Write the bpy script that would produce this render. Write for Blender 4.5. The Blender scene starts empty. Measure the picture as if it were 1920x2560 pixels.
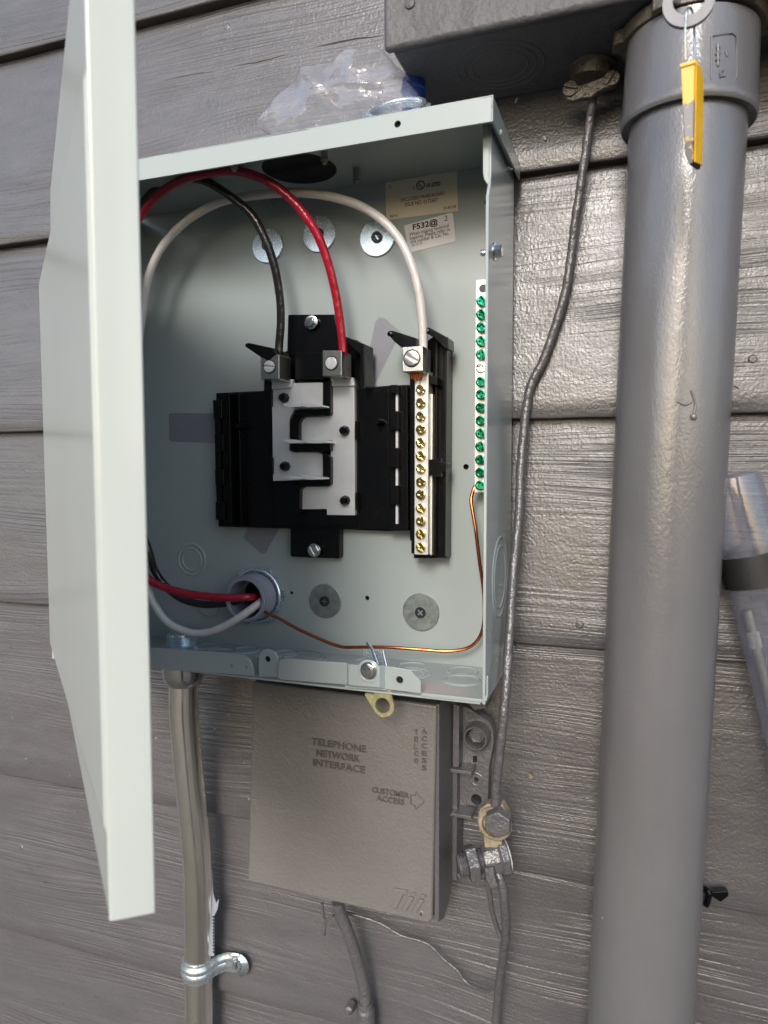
import bpy, bmesh, math, random
from mathutils import Vector, Matrix, noise
random.seed(7)
R = math.radians
sc = bpy.context.scene
col = sc.collection

# ------------------------------------------------------------------ camera, sky, sun, exposure
YAW, PITCH, ROLL, FPX = 0.34413105, 0.06227703, 0.00185982, 1774.95
CAM = Vector((0, -0.6, 0))
fwd = Vector((-math.sin(YAW)*math.cos(PITCH), math.cos(YAW)*math.cos(PITCH), -math.sin(PITCH)))
rgt0 = Vector((math.cos(YAW), math.sin(YAW), 0)); dwn0 = fwd.cross(rgt0)
RGT = math.cos(ROLL)*rgt0 + math.sin(ROLL)*dwn0
DWN = -math.sin(ROLL)*rgt0 + math.cos(ROLL)*dwn0
cam = bpy.data.cameras.new('camera'); co = bpy.data.objects.new('camera', cam); col.objects.link(co)
m = Matrix((( RGT.x, -DWN.x, -fwd.x, CAM.x), (RGT.y, -DWN.y, -fwd.y, CAM.y), (RGT.z, -DWN.z, -fwd.z, CAM.z), (0, 0, 0, 1)))
co.matrix_world = m
cam.sensor_fit = 'VERTICAL'; cam.sensor_height = 36; cam.lens = FPX/2560*36
cam.clip_start = 0.01; cam.clip_end = 200
cam.dof.use_dof = True; cam.dof.focus_distance = 0.60; cam.dof.aperture_fstop = cam.lens/2.9
sc.camera = co

w = bpy.data.worlds.new('World'); sc.world = w; w.use_nodes = True
nt = w.node_tree; bg = nt.nodes['Background']
sky = nt.nodes.new('ShaderNodeTexSky'); sky.sky_type = 'NISHITA'; sky.sun_disc = False
SUN = Vector((0.10, -1.0, 0.52)).normalized()          # towards the sun
sky.sun_elevation = math.asin(SUN.z); sky.sun_rotation = math.atan2(SUN.x, SUN.y)
sky.altitude = 50; sky.air_density = 1.0; sky.dust_density = 2.0; sky.ozone_density = 1.0
nt.links.new(sky.outputs[0], bg.inputs[0]); bg.inputs[1].default_value = 0.15
sun = bpy.data.lights.new('sun', 'SUN'); sun.energy = 1.35; sun.angle = R(17); sun.color = (1.0, 0.98, 0.96)
so = bpy.data.objects.new('sun', sun); col.objects.link(so)
so.rotation_euler = (-SUN).to_track_quat('-Z', 'Y').to_euler()
sc.view_settings.view_transform = 'Standard'; sc.view_settings.look = 'None'
sc.view_settings.exposure = 0.78; sc.view_settings.gamma = 1; sc.view_settings.use_curve_mapping = False
sc.render.engine = 'CYCLES'

# ------------------------------------------------------------------ geometry helpers
def ray(px, py):
    return RGT*((px-960)/FPX) + DWN*((py-1280)/FPX) + fwd
def P(px, py, Y):
    r = ray(px, py); return CAM + r*((Y-CAM.y)/r.y)
def PZ(px, py, Z):
    r = ray(px, py); return CAM + r*((Z-CAM.z)/r.z)
def PX(px, py, X):
    r = ray(px, py); return CAM + r*((X-CAM.x)/r.x)
def depth(p): return (p-CAM).dot(fwd)
def mpp(p): return depth(p)/FPX                     # metres per photo pixel there
def edges_to_cyl(xl, xr, py, Y):
    a, b = ray(xl, py), ray(xr, py)
    a1, a2 = math.atan2(a.x, a.y), math.atan2(b.x, b.y); mid = (a1+a2)/2
    D = Y-CAM.y; dist = D/math.cos(mid)
    z = P((xl+xr)/2, py, Y).z
    return Vector((D*math.tan(mid), Y, z)), dist*math.sin((a2-a1)/2)

OFF = {}
def top_empty(name, loc, label, cat, group=None, kind=None):
    o = bpy.data.objects.new(name, None); col.objects.link(o); o.location = loc
    o.empty_display_size = 0.01
    OFF[o.name] = Vector(loc)
    o['label'] = label; o['category'] = cat
    if group: o['group'] = group
    if kind: o['kind'] = kind
    return o
def finish(name, bm, mat, parent=None, bev=0.0, smooth=True, ang=35, seg=2):
    """one mesh object; vertices come in world coordinates"""
    if parent is not None: off = OFF[parent.name]
    else:
        xs = [v.co for v in bm.verts]; n = len(xs)
        off = Vector((sum(c.x for c in xs)/n, max(c.y for c in xs), min(c.z for c in xs)))
    bmesh.ops.translate(bm, verts=bm.verts, vec=-off)
    me = bpy.data.meshes.new(name); bm.to_mesh(me); bm.free()
    for p in me.polygons: p.use_smooth = smooth
    if smooth: me.set_sharp_from_angle(angle=R(ang))
    me.materials.append(mat)
    o = bpy.data.objects.new(name, me); col.objects.link(o)
    if parent is not None: o.parent = parent
    else: o.location = off
    OFF[o.name] = off
    if bev:
        md = o.modifiers.new('bevel', 'BEVEL'); md.width = bev; md.segments = seg; md.limit_method = 'ANGLE'; md.angle_limit = R(40)
        md.harden_normals = True
    return o
def tag(o, label, cat, group=None):
    o['label'] = label; o['category'] = cat
    if group: o['group'] = group
    return o
def inst(src, name, loc, rot, parent, scale=None):
    """another object on the same mesh, placed at a world location under its parent"""
    o = bpy.data.objects.new(name, src) if isinstance(src, bpy.types.Mesh) else src.copy()
    col.objects.link(o); o.parent = parent; o.location = Vector(loc)-OFF[parent.name]; o.rotation_euler = rot
    if scale: o.scale = scale
    OFF[o.name] = OFF[parent.name]
    return o

def add_prism(bm, outer, back, holes=()):
    """outer: list of Vector front pts (planar); back: offset vector; holes: lists of Vectors"""
    loops = [outer]+list(holes)
    def cap(sh, flip):
        ed = []; vv = []
        for lp in loops:
            vs = [bm.verts.new(p+sh) for p in lp]; vv.append(vs)
            for i in range(len(vs)): ed.append(bm.edges.new((vs[i], vs[(i+1) % len(vs)])))
        if len(loops) == 1:
            f = bm.faces.new(vv[0])
        else: bmesh.ops.triangle_fill(bm, use_beauty=True, use_dissolve=False, edges=ed)
        return vv
    a = cap(Vector((0, 0, 0)), False); b = cap(back, True)
    for la, lb in zip(a, b):
        n = len(la)
        for i in range(n):
            bm.faces.new((la[i], la[(i+1) % n], lb[(i+1) % n], lb[i]))
    bmesh.ops.recalc_face_normals(bm, faces=bm.faces)
def pxs(pts, Y): return [P(x, y, Y) for x, y in pts]
def prism(name, pts, Yf, Yb, mat, parent, holes=(), bev=0.0006, **k):
    bm = bmesh.new()
    hs = [circ(P(x, y, Yf), r, 20) for x, y, r in holes]
    add_prism(bm, pxs(pts, Yf), Vector((0, Yb-Yf, 0)), hs)
    return finish(name, bm, mat, parent, bev=bev if not holes else 0, **k)
def circ(c, r, n=24, u=Vector((1, 0, 0)), v=Vector((0, 0, 1)), a0=0.0):
    return [c + u*(r*math.cos(a0+2*math.pi*i/n)) + v*(r*math.sin(a0+2*math.pi*i/n)) for i in range(n)]
def add_box(bm, x0, x1, y0, y1, z0, z1):
    vs = [bm.verts.new(p) for p in ((x0, y0, z0), (x1, y0, z0), (x1, y1, z0), (x0, y1, z0), (x0, y0, z1), (x1, y0, z1), (x1, y1, z1), (x0, y1, z1))]
    for f in ((0, 1, 5, 4), (1, 2, 6, 5), (2, 3, 7, 6), (3, 0, 4, 7), (4, 5, 6, 7), (3, 2, 1, 0)): bm.faces.new([vs[i] for i in f])
def box(name, x0, x1, y0, y1, z0, z1, mat, parent, bev=0.0006):
    bm = bmesh.new(); add_box(bm, x0, x1, y0, y1, z0, z1); bmesh.ops.recalc_face_normals(bm, faces=bm.faces)
    return finish(name, bm, mat, parent, bev=bev)
def frame(d):
    d = d.normalized(); u = d.cross(Vector((0, 0, 1)))
    if u.length < 1e-3: u = Vector((1, 0, 0))
    u.normalize(); return u, u.cross(d).normalized()
def add_lathe(bm, c, d, prof, n=32, a0=0.0, uv=None):
    """prof: list of (distance along d, radius); closed with caps"""
    d = d.normalized(); u, v = uv if uv else frame(d)
    rings = []
    for t, r in prof:
        rings.append([bm.verts.new(c+d*t+u*(r*math.cos(a0+2*math.pi*i/n))+v*(r*math.sin(a0+2*math.pi*i/n))) for i in range(n)])
    for a, b in zip(rings, rings[1:]):
        for i in range(n): bm.faces.new((a[i], a[(i+1) % n], b[(i+1) % n], b[i]))
    bm.faces.new(rings[0]); bm.faces.new(rings[-1])
    bmesh.ops.recalc_face_normals(bm, faces=bm.faces)
def lathe(name, c, d, prof, mat, parent, n=32, closed=False, bev=0, ang=35, a0=0.0):
    bm = bmesh.new()
    if closed:                     # ring: profile loops back on itself, no caps
        u, v = frame(d); dd = d.normalized(); rings = []
        for t, r in prof: rings.append([bm.verts.new(c+dd*t+u*(r*math.cos(a0+2*math.pi*i/n))+v*(r*math.sin(a0+2*math.pi*i/n))) for i in range(n)])
        for k in range(len(rings)):
            a, b = rings[k], rings[(k+1) % len(rings)]
            for i in range(n): bm.faces.new((a[i], a[(i+1) % n], b[(i+1) % n], b[i]))
        bmesh.ops.recalc_face_normals(bm, faces=bm.faces)
    else: add_lathe(bm, c, d, prof, n, a0)
    return finish(name, bm, mat, parent, bev=bev, ang=ang)
def spline(pts, n=10):
    out = []; m_ = len(pts)
    for i in range(m_-1):
        p0, p1, p2, p3 = pts[max(i-1, 0)], pts[i], pts[i+1], pts[min(i+2, m_-1)]
        for k in range(n):
            t = k/n
            out.append(0.5*((2*p1)+(p2-p0)*t+(2*p0-5*p1+4*p2-p3)*t*t+(3*p1-p0-3*p2+p3)*t**3))
    out.append(pts[-1]); return out
def add_tube(bm, pts, rad, n=14, cap=True, rfun=None):
    d0 = (pts[1]-pts[0]).normalized(); u, v = frame(d0); rings = []
    for i, p in enumerate(pts):
        d = (pts[min(i+1, len(pts)-1)]-pts[max(i-1, 0)]).normalized()
        u = (u-d*u.dot(d)).normalized(); v = d.cross(u)
        r = rad if rfun is None else rfun(i/(len(pts)-1))
        rings.append([bm.verts.new(p+u*(r*math.cos(2*math.pi*k/n))+v*(r*math.sin(2*math.pi*k/n))) for k in range(n)])
    for a, b in zip(rings, rings[1:]):
        for i in range(n): bm.faces.new((a[i], a[(i+1) % n], b[(i+1) % n], b[i]))
    if cap: bm.faces.new(rings[0]); bm.faces.new(rings[-1])
    bmesh.ops.recalc_face_normals(bm, faces=bm.faces)
def tube(name, pts, rad, mat, parent=None, n=16, sub=10, rfun=None, jit=0):
    if sub: pts = spline([Vector(p) for p in pts], sub)
    if jit: pts = [p+Vector((noise.noise(p*90), noise.noise(p*90+Vector((9, 0, 0))), 0))*jit for p in pts]
    bm = bmesh.new(); add_tube(bm, pts, rad, n, rfun=rfun)
    o = finish(name, bm, mat, parent, ang=60)
    if parent is None: OFF[o.name] = OFF[o.name]
    return o
FONT_CACHE = {}
def text(name, s, p0, p1, hpx, Y, ext, mat, parent, shear=0.0, bold=0.0, vfrom=None):
    """text set on the plane Y between two photo points of its baseline"""
    a, b = P(*p0, Y), P(*p1, Y)
    cu = bpy.data.curves.new('text', 'FONT'); cu.body = s; cu.extrude = 0; cu.shear = shear; cu.offset = bold; cu.resolution_u = 3
    to = bpy.data.objects.new('text', cu); col.objects.link(to)
    dg = bpy.context.evaluated_depsgraph_get()
    me = bpy.data.meshes.new_from_object(to.evaluated_get(dg)); bpy.data.objects.remove(to)
    bm = bmesh.new(); bm.from_mesh(me); bpy.data.meshes.remove(me)
    x0 = min(v.co.x for v in bm.verts); x1 = max(v.co.x for v in bm.verts)
    h = hpx*mpp((a+b)/2)
    sx = (b-a).length/(x1-x0); sy = h/0.69
    u = (b-a).normalized(); v = Vector((0, 1, 0)).cross(u); v = -v if v.z < 0 else v
    if ext:
        r = bmesh.ops.extrude_face_region(bm, geom=bm.faces[:])
        ev = [g for g in r['geom'] if isinstance(g, bmesh.types.BMVert)]
        for q in ev: q.co.z = 1.0
    for q in bm.verts:
        z = q.co.z
        q.co = a + u*((q.co.x-x0)*sx) + v*(q.co.y*sy) + Vector((0, -ext*(1-z) if ext else 0, 0))
    bmesh.ops.recalc_face_normals(bm, faces=bm.faces)
    return finish(name, bm, mat, parent, smooth=False)

# ------------------------------------------------------------------ materials
def new_mat(name):
    m_ = bpy.data.materials.new(name); m_.use_nodes = True
    return m_, m_.node_tree, m_.node_tree.nodes['Principled BSDF']
def coords(t, scale=(1, 1, 1), rot=(0, 0, 0), rnd=False):
    tc = t.nodes.new('ShaderNodeTexCoord'); mp = t.nodes.new('ShaderNodeMapping')
    mp.inputs['Scale'].default_value = scale; mp.inputs['Rotation'].default_value = rot
    src = tc.outputs['Object']
    if rnd:
        oi = t.nodes.new('ShaderNodeObjectInfo'); ml = t.nodes.new('ShaderNodeMath'); ml.operation = 'MULTIPLY'; ml.inputs[1].default_value = 37.0
        t.links.new(oi.outputs['Random'], ml.inputs[0])
        ad = t.nodes.new('ShaderNodeVectorMath'); ad.operation = 'ADD'; t.links.new(src, ad.inputs[0]); t.links.new(ml.outputs[0], ad.inputs[1]); src = ad.outputs[0]
    t.links.new(src, mp.inputs[0]); return mp.outputs[0]
def nz(t, vec, scale, detail=3, rough=0.5, dist=0.0):
    n = t.nodes.new('ShaderNodeTexNoise'); n.inputs['Scale'].default_value = scale; n.inputs['Detail'].default_value = detail
    n.inputs['Roughness'].default_value = rough; n.inputs['Distortion'].default_value = dist
    t.links.new(vec, n.inputs['Vector']); return n.outputs['Fac']
def ramp(t, fac, stops):
    r = t.nodes.new('ShaderNodeValToRGB'); e = r.color_ramp.elements
    while len(e) < len(stops): e.new(0.5)
    for q, (p, c) in zip(e, stops): q.position = p; q.color = (*c, 1) if len(c) == 3 else c
    t.links.new(fac, r.inputs[0]); return r.outputs[0]
def bump(t, h, dist, strength=1.0, prev=None):
    b = t.nodes.new('ShaderNodeBump'); b.inputs['Distance'].default_value = dist; b.inputs['Strength'].default_value = strength
    t.links.new(h, b.inputs['Height'])
    if prev is not None: t.links.new(prev, b.inputs['Normal'])
    return b.outputs[0]
def g(v): return (v, v, v)
def simple(name, colr, rough, metal=0.0, bs=0, bd=0.0, var=0.0, vs=20, coat=0.0, rvar=0.0, stretch=(1, 1, 1)):
    m_, t, b = new_mat(name)
    b.inputs['Roughness'].default_value = rough; b.inputs['Metallic'].default_value = metal
    b.inputs['Base Color'].default_value = (*colr, 1)
    if coat: b.inputs['Coat Weight'].default_value = coat; b.inputs['Coat Roughness'].default_value = 0.08
    v = coords(t, stretch)
    if var:
        f = nz(t, v, vs, 5, 0.6)
        c = ramp(t, f, [(0.3, tuple(x*(1-var) for x in colr)), (0.7, tuple(min(1, x*(1+var)) for x in colr))])
        t.links.new(c, b.inputs['Base Color'])
    if rvar:
        f2 = nz(t, v, vs*1.7, 4, 0.6); c2 = ramp(t, f2, [(0.3, g(rough-rvar)), (0.7, g(rough+rvar))]); t.links.new(c2, b.inputs['Roughness'])
    if bs:
        t.links.new(bump(t, nz(t, v, bs, 3), bd), b.inputs['Normal'])
    return m_
def mix_h(t, a, b, op='ADD'):
    n = t.nodes.new('ShaderNodeMath'); n.operation = op
    for i, x in enumerate((a, b)):
        if isinstance(x, (int, float)): n.inputs[i].default_value = x
        else: t.links.new(x, n.inputs[i])
    return n.outputs[0]

PAINT = (0.094, 0.091, 0.097)
def siding_mat():
    m_, t, b = new_mat('painted_cedar')
    va = coords(t, (1, 1, 1), rnd=True)
    # warp the grain so lines wander round knots
    wn = t.nodes.new('ShaderNodeTexNoise'); wn.inputs['Scale'].default_value = 5.0; wn.inputs['Detail'].default_value = 1.0
    mp0 = t.nodes.new('ShaderNodeMapping'); mp0.inputs['Scale'].default_value = (0.6, 1, 2.2); t.links.new(va, mp0.inputs[0]); t.links.new(mp0.outputs[0], wn.inputs['Vector'])
    sub = t.nodes.new('ShaderNodeVectorMath'); sub.operation = 'MULTIPLY_ADD'; sub.inputs[1].default_value = (0, 0, 0.045)
    t.links.new(wn.outputs['Color'], sub.inputs[0]); t.links.new(va, sub.inputs[2])
    mp1 = t.nodes.new('ShaderNodeMapping'); mp1.inputs['Scale'].default_value = (2.6, 4.0, 330); t.links.new(sub.outputs[0], mp1.inputs[0])
    grain = nz(t, mp1.outputs[0], 1.0, 3, 0.55)
    gr = ramp(t, grain, [(0.38, g(0)), (0.52, g(0.75)), (0.62, g(1))])
    # grain strength varies from area to area
    vm = coords(t, (1.6, 1, 5), rnd=True); am = ramp(t, nz(t, vm, 2.6, 2), [(0.40, g(0.06)), (0.64, g(1))])
    h1 = mix_h(t, gr, am, 'MULTIPLY')
    orange = nz(t, coords(t, (1, 1, 1)), 420, 2)
    saw = nz(t, coords(t, (140, 40, 9), rnd=True), 4.0, 2)
    cr = t.nodes.new('ShaderNodeMapping'); cr.inputs['Scale'].default_value = (2.2, 1, 26); t.links.new(sub.outputs[0], cr.inputs[0])
    cf = nz(t, cr.outputs[0], 1.2, 2, 0.5); crack = ramp(t, cf, [(0.494, g(1)), (0.4995, g(0)), (0.505, g(1))])
    cm = ramp(t, nz(t, coords(t, (2, 1, 2), rnd=True), 2.3, 1), [(0.36, g(0)), (0.42, g(1))])
    crk = mix_h(t, crack, mix_h(t, 1.0, cm, 'SUBTRACT'), 'MAXIMUM')
    n = bump(t, h1, 0.0005)
    n = bump(t, orange, 0.0004, prev=n)
    n = bump(t, saw, 0.0001, prev=n)
    lump = nz(t, coords(t, (1, 1, 1.5), rnd=True), 55, 3, 0.6)
    n = bump(t, lump, 0.00045, prev=n)
    t.links.new(n, b.inputs['Normal'])
    c = ramp(t, nz(t, coords(t, (2, 1, 9), rnd=True), 7, 5, 0.6), [(0.3, tuple(x*0.88 for x in PAINT)), (0.7, tuple(x*1.1 for x in PAINT))])
    # sparse pale flecks
    vo = t.nodes.new('ShaderNodeTexVoronoi'); vo.inputs['Scale'].default_value = 42; t.links.new(coords(t, (1, 1, 1), rnd=True), vo.inputs['Vector'])
    fl = ramp(t, vo.outputs['Distance'], [(0.028, g(1)), (0.04, g(0))])
    sel = ramp(t, vo.outputs['Color'], [(0.70, g(0)), (0.72, g(1))]); ff = mix_h(t, fl, sel, 'MULTIPLY')
    mx = t.nodes.new('ShaderNodeMix'); mx.data_type = 'RGBA'; t.links.new(ff, mx.inputs[0]); t.links.new(c, mx.inputs[6]); mx.inputs[7].default_value = (0.5, 0.48, 0.43, 1)
    mx2 = mx
    t.links.new(mx2.outputs[2], b.inputs['Base Color'])
    rr = ramp(t, nz(t, coords(t, (1, 1, 4), rnd=True), 30, 3), [(0.3, g(0.27)), (0.7, g(0.40))]); t.links.new(rr, b.inputs['Roughness'])
    b.inputs['Specular IOR Level'].default_value = 0.95
    return m_
def paint_mat(name, colr=PAINT, rough=0.34, fine=330, fd=0.0006, lump=40, ld=0.0012, stretch=(1, 1, 1), flecks=True, gl=0.95):
    m_, t, b = new_mat(name)
    v = coords(t, stretch)
    n = bump(t, nz(t, v, lump, 3, 0.6), ld); n = bump(t, nz(t, v, fine, 3, 0.55), fd, prev=n); t.links.new(n, b.inputs['Normal'])
    c = ramp(t, nz(t, v, 9, 5, 0.6), [(0.3, tuple(x*0.92 for x in colr)), (0.7, tuple(x*1.08 for x in colr))])
    if flecks:
        vo = t.nodes.new('ShaderNodeTexVoronoi'); vo.inputs['Scale'].default_value = 48; t.links.new(coords(t), vo.inputs['Vector'])
        fl = ramp(t, vo.outputs['Distance'], [(0.026, g(1)), (0.04, g(0))]); sel = ramp(t, vo.outputs['Color'], [(0.72, g(0)), (0.74, g(1))])
        mx = t.nodes.new('ShaderNodeMix'); mx.data_type = 'RGBA'; t.links.new(mix_h(t, fl, sel, 'MULTIPLY'), mx.inputs[0]); t.links.new(c, mx.inputs[6]); mx.inputs[7].default_value = (0.62, 0.6, 0.55, 1)
        c = mx.outputs[2]
    t.links.new(c, b.inputs['Base Color'])
    b.inputs['Roughness'].default_value = rough; b.inputs['Specular IOR Level'].default_value = gl
    return m_
M = {}
M['grime_lapshade'] = None
M['siding'] = siding_mat()
M['grime_lapshade'] = simple('crack_grime_lap_shade', (0.040, 0.030, 0.022), 0.8, var=0.3, vs=60, bs=120, bd=0.001)  # grime in the wood cracks, and painted shade under the laps
M['paint'] = paint_mat('grey_house_paint')
M['pipe_paint'] = paint_mat('glossy_pipe_paint', colr=(0.155, 0.152, 0.158), rough=0.21, gl=1.0, fine=480, fd=0.0002, lump=38, ld=0.0005, stretch=(1.3, 1.3, 0.8))
M['phone_paint'] = paint_mat('textured_box_paint', colr=(0.148, 0.140, 0.132), rough=0.36, fine=420, fd=0.0005, lump=90, ld=0.0004, stretch=(1, 1, 1))
M['meter_paint'] = paint_mat('meter_box_paint', rough=0.5, gl=0.4,  fine=190, fd=0.0008, lump=60, ld=0.002, flecks=False)
M['wire_paint'] = paint_mat('painted_wire', rough=0.32, fine=500, fd=0.0004, lump=160, ld=0.0016, flecks=False)
M['brown_paint'] = paint_mat('grimy_fitting_paint', colr=(0.085, 0.07, 0.052), rough=0.42, lump=150, ld=0.0015, flecks=False)
M['enclosure'] = simple('grey_enamel', (0.34, 0.383, 0.378), 0.2, bs=150, bd=0.00005, var=0.012, vs=9)
M['door'] = simple('door_enamel', (0.47, 0.51, 0.49), 0.17, bs=60, bd=0.00004, var=0.02, vs=8)
M['scuff'] = simple('bare_sticker_patch', (0.215, 0.22, 0.25), 0.5, var=0.05, vs=60)
M['black'] = simple('black_plastic', (0.004, 0.0042, 0.005), 0.24, bs=300, bd=0.00008, rvar=0.06)
M['black'].node_tree.nodes['Principled BSDF'].inputs['Specular IOR Level'].default_value = 0.25
M['hole'] = simple('dark_opening', (0.006, 0.006, 0.006), 0.9)
M['tin'] = simple('tin_plated_bus', (0.66, 0.665, 0.67), 0.36, metal=0.25, var=0.08, vs=45, rvar=0.08)
M['alu'] = simple('machined_aluminium', (0.70, 0.70, 0.69), 0.30, metal=0.95, var=0.12, vs=60, stretch=(9, 1, 0.6), bs=300, bd=0.0001)
M['alu_dark'] = simple('plated_lug', (0.50, 0.49, 0.46), 0.28, metal=0.95, var=0.12, vs=60, stretch=(9, 1, 0.6))
M['bar'] = simple('brushed_bar', (0.80, 0.79, 0.75), 0.36, metal=0.6, var=0.07, vs=50, stretch=(8, 1, .7))
M['zinc'] = simple('zinc_plated', (0.68, 0.77, 0.83), 0.25, metal=0.85, var=0.05, vs=300, rvar=0.05)
M['zinc_dull'] = simple('dull_zinc', (0.33, 0.37, 0.37), 0.38, metal=0.8, var=0.22, vs=190, rvar=0.08)
M['stab'] = simple('bright_tin', (0.82, 0.82, 0.80), 0.25, metal=0.3)
M['screwdark'] = simple('threaded_steel', (0.22, 0.21, 0.19), 0.3, metal=0.9)
M['letter_dark'] = simple('darker_lettering_paint', (0.088, 0.080, 0.074), 0.5)  # darker than the lid so the raised lettering stands out
M['steel'] = simple('bright_steel', (0.72, 0.73, 0.74), 0.16, metal=1.0, var=0.1, vs=90)
M['blacksteel'] = simple('black_steel', (0.035, 0.037, 0.045), 0.38, metal=0.5)
M['goldscrew'] = simple('yellow_zinc_screw', (0.60, 0.50, 0.25), 0.17, metal=1.0, var=0.3, vs=200)
M['yellowzinc'] = simple('yellow_zinc_hasp', (0.72, 0.66, 0.36), 0.34, metal=0.75, var=0.22, vs=260, bs=500, bd=0.0002)
M['green'] = simple('green_screw', (0.008, 0.15, 0.08), 0.16, metal=0.85, var=0.3, vs=250)
M['copper'] = simple('bare_copper', (0.62, 0.18, 0.06), 0.22, metal=1.0, var=0.15, vs=60)
M['emt'] = simple('galvanised_conduit', (0.95, 0.94, 0.88), 0.2, metal=0.96, var=0.05, vs=90, rvar=0.05, stretch=(1.2, 1.2, 0.3))
M['pvc'] = simple('grey_pvc', (0.27, 0.285, 0.34), 0.45, bs=120, bd=0.0002, var=0.06, vs=60)
M['brass'] = simple('old_brass', (0.33, 0.27, 0.19), 0.42, metal=0.25, var=0.45, vs=120, bs=300, bd=0.0006)
M['white'] = simple('label_white', (0.72, 0.70, 0.70), 0.5)
M['cream'] = simple('label_cream', (0.68, 0.62, 0.50), 0.5)
M['ink'] = simple('black_ink', (0.01, 0.01, 0.012), 0.6)
M['blue'] = simple('blue_plastic', (0.01, 0.045, 0.24), 0.35)
M['rod'] = simple('pale_rod', (0.55, 0.60, 0.40), 0.5, var=0.1)
M['band'] = simple('black_rubber_band', (0.018, 0.018, 0.019), 0.5, bs=200, bd=0.0002)
M['ringgrey'] = simple('grey_seal_ring', (0.22, 0.22, 0.24), 0.4, bs=150, bd=0.0005)
M['ground'] = simple('dry_soil', (0.085, 0.070, 0.052), 0.9, bs=30, bd=0.02, var=0.35, vs=14)
M['twist'] = None
def cable_mat(name, colr, rough=0.22, freq=900, bd=0.0010):
    """stranded conductor under thin jacket: soft diagonal strand ridges"""
    m_, t, b = new_mat(name); b.inputs['Base Color'].default_value = (*colr, 1); b.inputs['Roughness'].default_value = rough
    v = coords(t, (1, 1, 0.45), rot=(0, R(28), 0)); n = bump(t, nz(t, v, 260, 2), bd); t.links.new(n, b.inputs['Normal'])
    b.inputs['Specular IOR Level'].default_value = 0.65
    return m_
M['red'] = cable_mat('red_jacket', (0.33, 0.006, 0.022))
M['blk'] = cable_mat('black_jacket', (0.016, 0.014, 0.012), 0.2)
M['wht'] = cable_mat('white_jacket', (0.60, 0.56, 0.53), 0.25)
def tag_mat():
    m_, t, b = new_mat('worn_yellow_tag')
    f = nz(t, coords(t, (1, 1, 1)), 140, 4, 0.7)
    tc = t.nodes.new('ShaderNodeTexCoord'); sp = t.nodes.new('ShaderNodeSeparateXYZ'); t.links.new(tc.outputs['Generated'], sp.inputs[0])
    # paint worn off from the lower half of the front
    s = mix_h(t, mix_h(t, mix_h(t, sp.outputs['Z'], 0.9, 'MULTIPLY'), f, 'ADD'), 1.5, 'DIVIDE')
    c = ramp(t, s, [(0.42, (0.02, 0.018, 0.02)), (0.435, (0.62, 0.34, 0.02)), (0.465, (0.62, 0.34, 0.02)), (0.48, (0.17, 0.16, 0.17)), (0.70, (0.17, 0.16, 0.17)), (0.72, (0.80, 0.46, 0.02))])
    t.links.new(c, b.inputs['Base Color']); b.inputs['Roughness'].default_value = 0.4
    return m_
M['tag'] = tag_mat()
M['yellow'] = simple('yellow_paint', (0.80, 0.46, 0.02), 0.4, var=0.12, vs=120)
def clear_mat(name, tint, alpha, rough=0.08, bs=40, bd=0.001, gl=1.0):
    """thin clear film: lets the view through, a little milky, with fresnel gloss"""
    m_, t, b = new_mat(name); out = t.nodes['Material Output']; t.nodes.remove(b)
    tr = t.nodes.new('ShaderNodeBsdfTransparent'); tr.inputs[0].default_value = (0.96, 0.96, 0.97, 1)
    df = t.nodes.new('ShaderNodeBsdfDiffuse'); df.inputs[0].default_value = (*tint, 1)
    tl = t.nodes.new('ShaderNodeBsdfTranslucent'); tl.inputs[0].default_value = (*tint, 1)
    gs_ = t.nodes.new('ShaderNodeBsdfGlossy'); gs_.inputs['Roughness'].default_value = rough; gs_.inputs[0].default_value = (1, 1, 1, 1)
    v = coords(t); nn = bump(t, nz(t, v, bs, 4, 0.6), bd); t.links.new(nn, gs_.inputs['Normal'])
    md = t.nodes.new('ShaderNodeMixShader'); md.inputs[0].default_value = 0.5; t.links.new(df.outputs[0], md.inputs[1]); t.links.new(tl.outputs[0], md.inputs[2])
    f = ramp(t, nz(t, v, bs*1.5, 4, 0.7), [(0.38, g(alpha*0.4)), (0.62, g(alpha)), (0.72, g(alpha*3))])
    lw = t.nodes.new('ShaderNodeLayerWeight'); lw.inputs[0].default_value = 0.12
    k = mix_h(t, f, mix_h(t, lw.outputs['Facing'], alpha*2.2, 'MULTIPLY'), 'ADD')
    m1 = t.nodes.new('ShaderNodeMixShader'); t.links.new(k, m1.inputs[0]); t.links.new(tr.outputs[0], m1.inputs[1]); t.links.new(md.outputs[0], m1.inputs[2])
    lf = t.nodes.new('ShaderNodeLayerWeight'); lf.inputs[0].default_value = 0.5; t.links.new(nn, lf.inputs['Normal'])
    kk = mix_h(t, mix_h(t, mix_h(t, lf.outputs['Facing'], 3.0, 'POWER'), gl, 'MULTIPLY'), 0.05, 'ADD')
    m2 = t.nodes.new('ShaderNodeMixShader'); t.links.new(kk, m2.inputs[0]); t.links.new(m1.outputs[0], m2.inputs[1]); t.links.new(gs_.outputs[0], m2.inputs[2])
    t.links.new(m2.outputs[0], out.inputs[0]); return m_
M['bag'] = clear_mat('clear_polythene', (0.85, 0.84, 0.9), 0.20, 0.11, 16, 0.0014, 1.0)
M['tube'] = clear_mat('clear_acrylic', (0.50, 0.51, 0.60), 0.20, 0.10, 60, 0.0002, 0.6)

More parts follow.
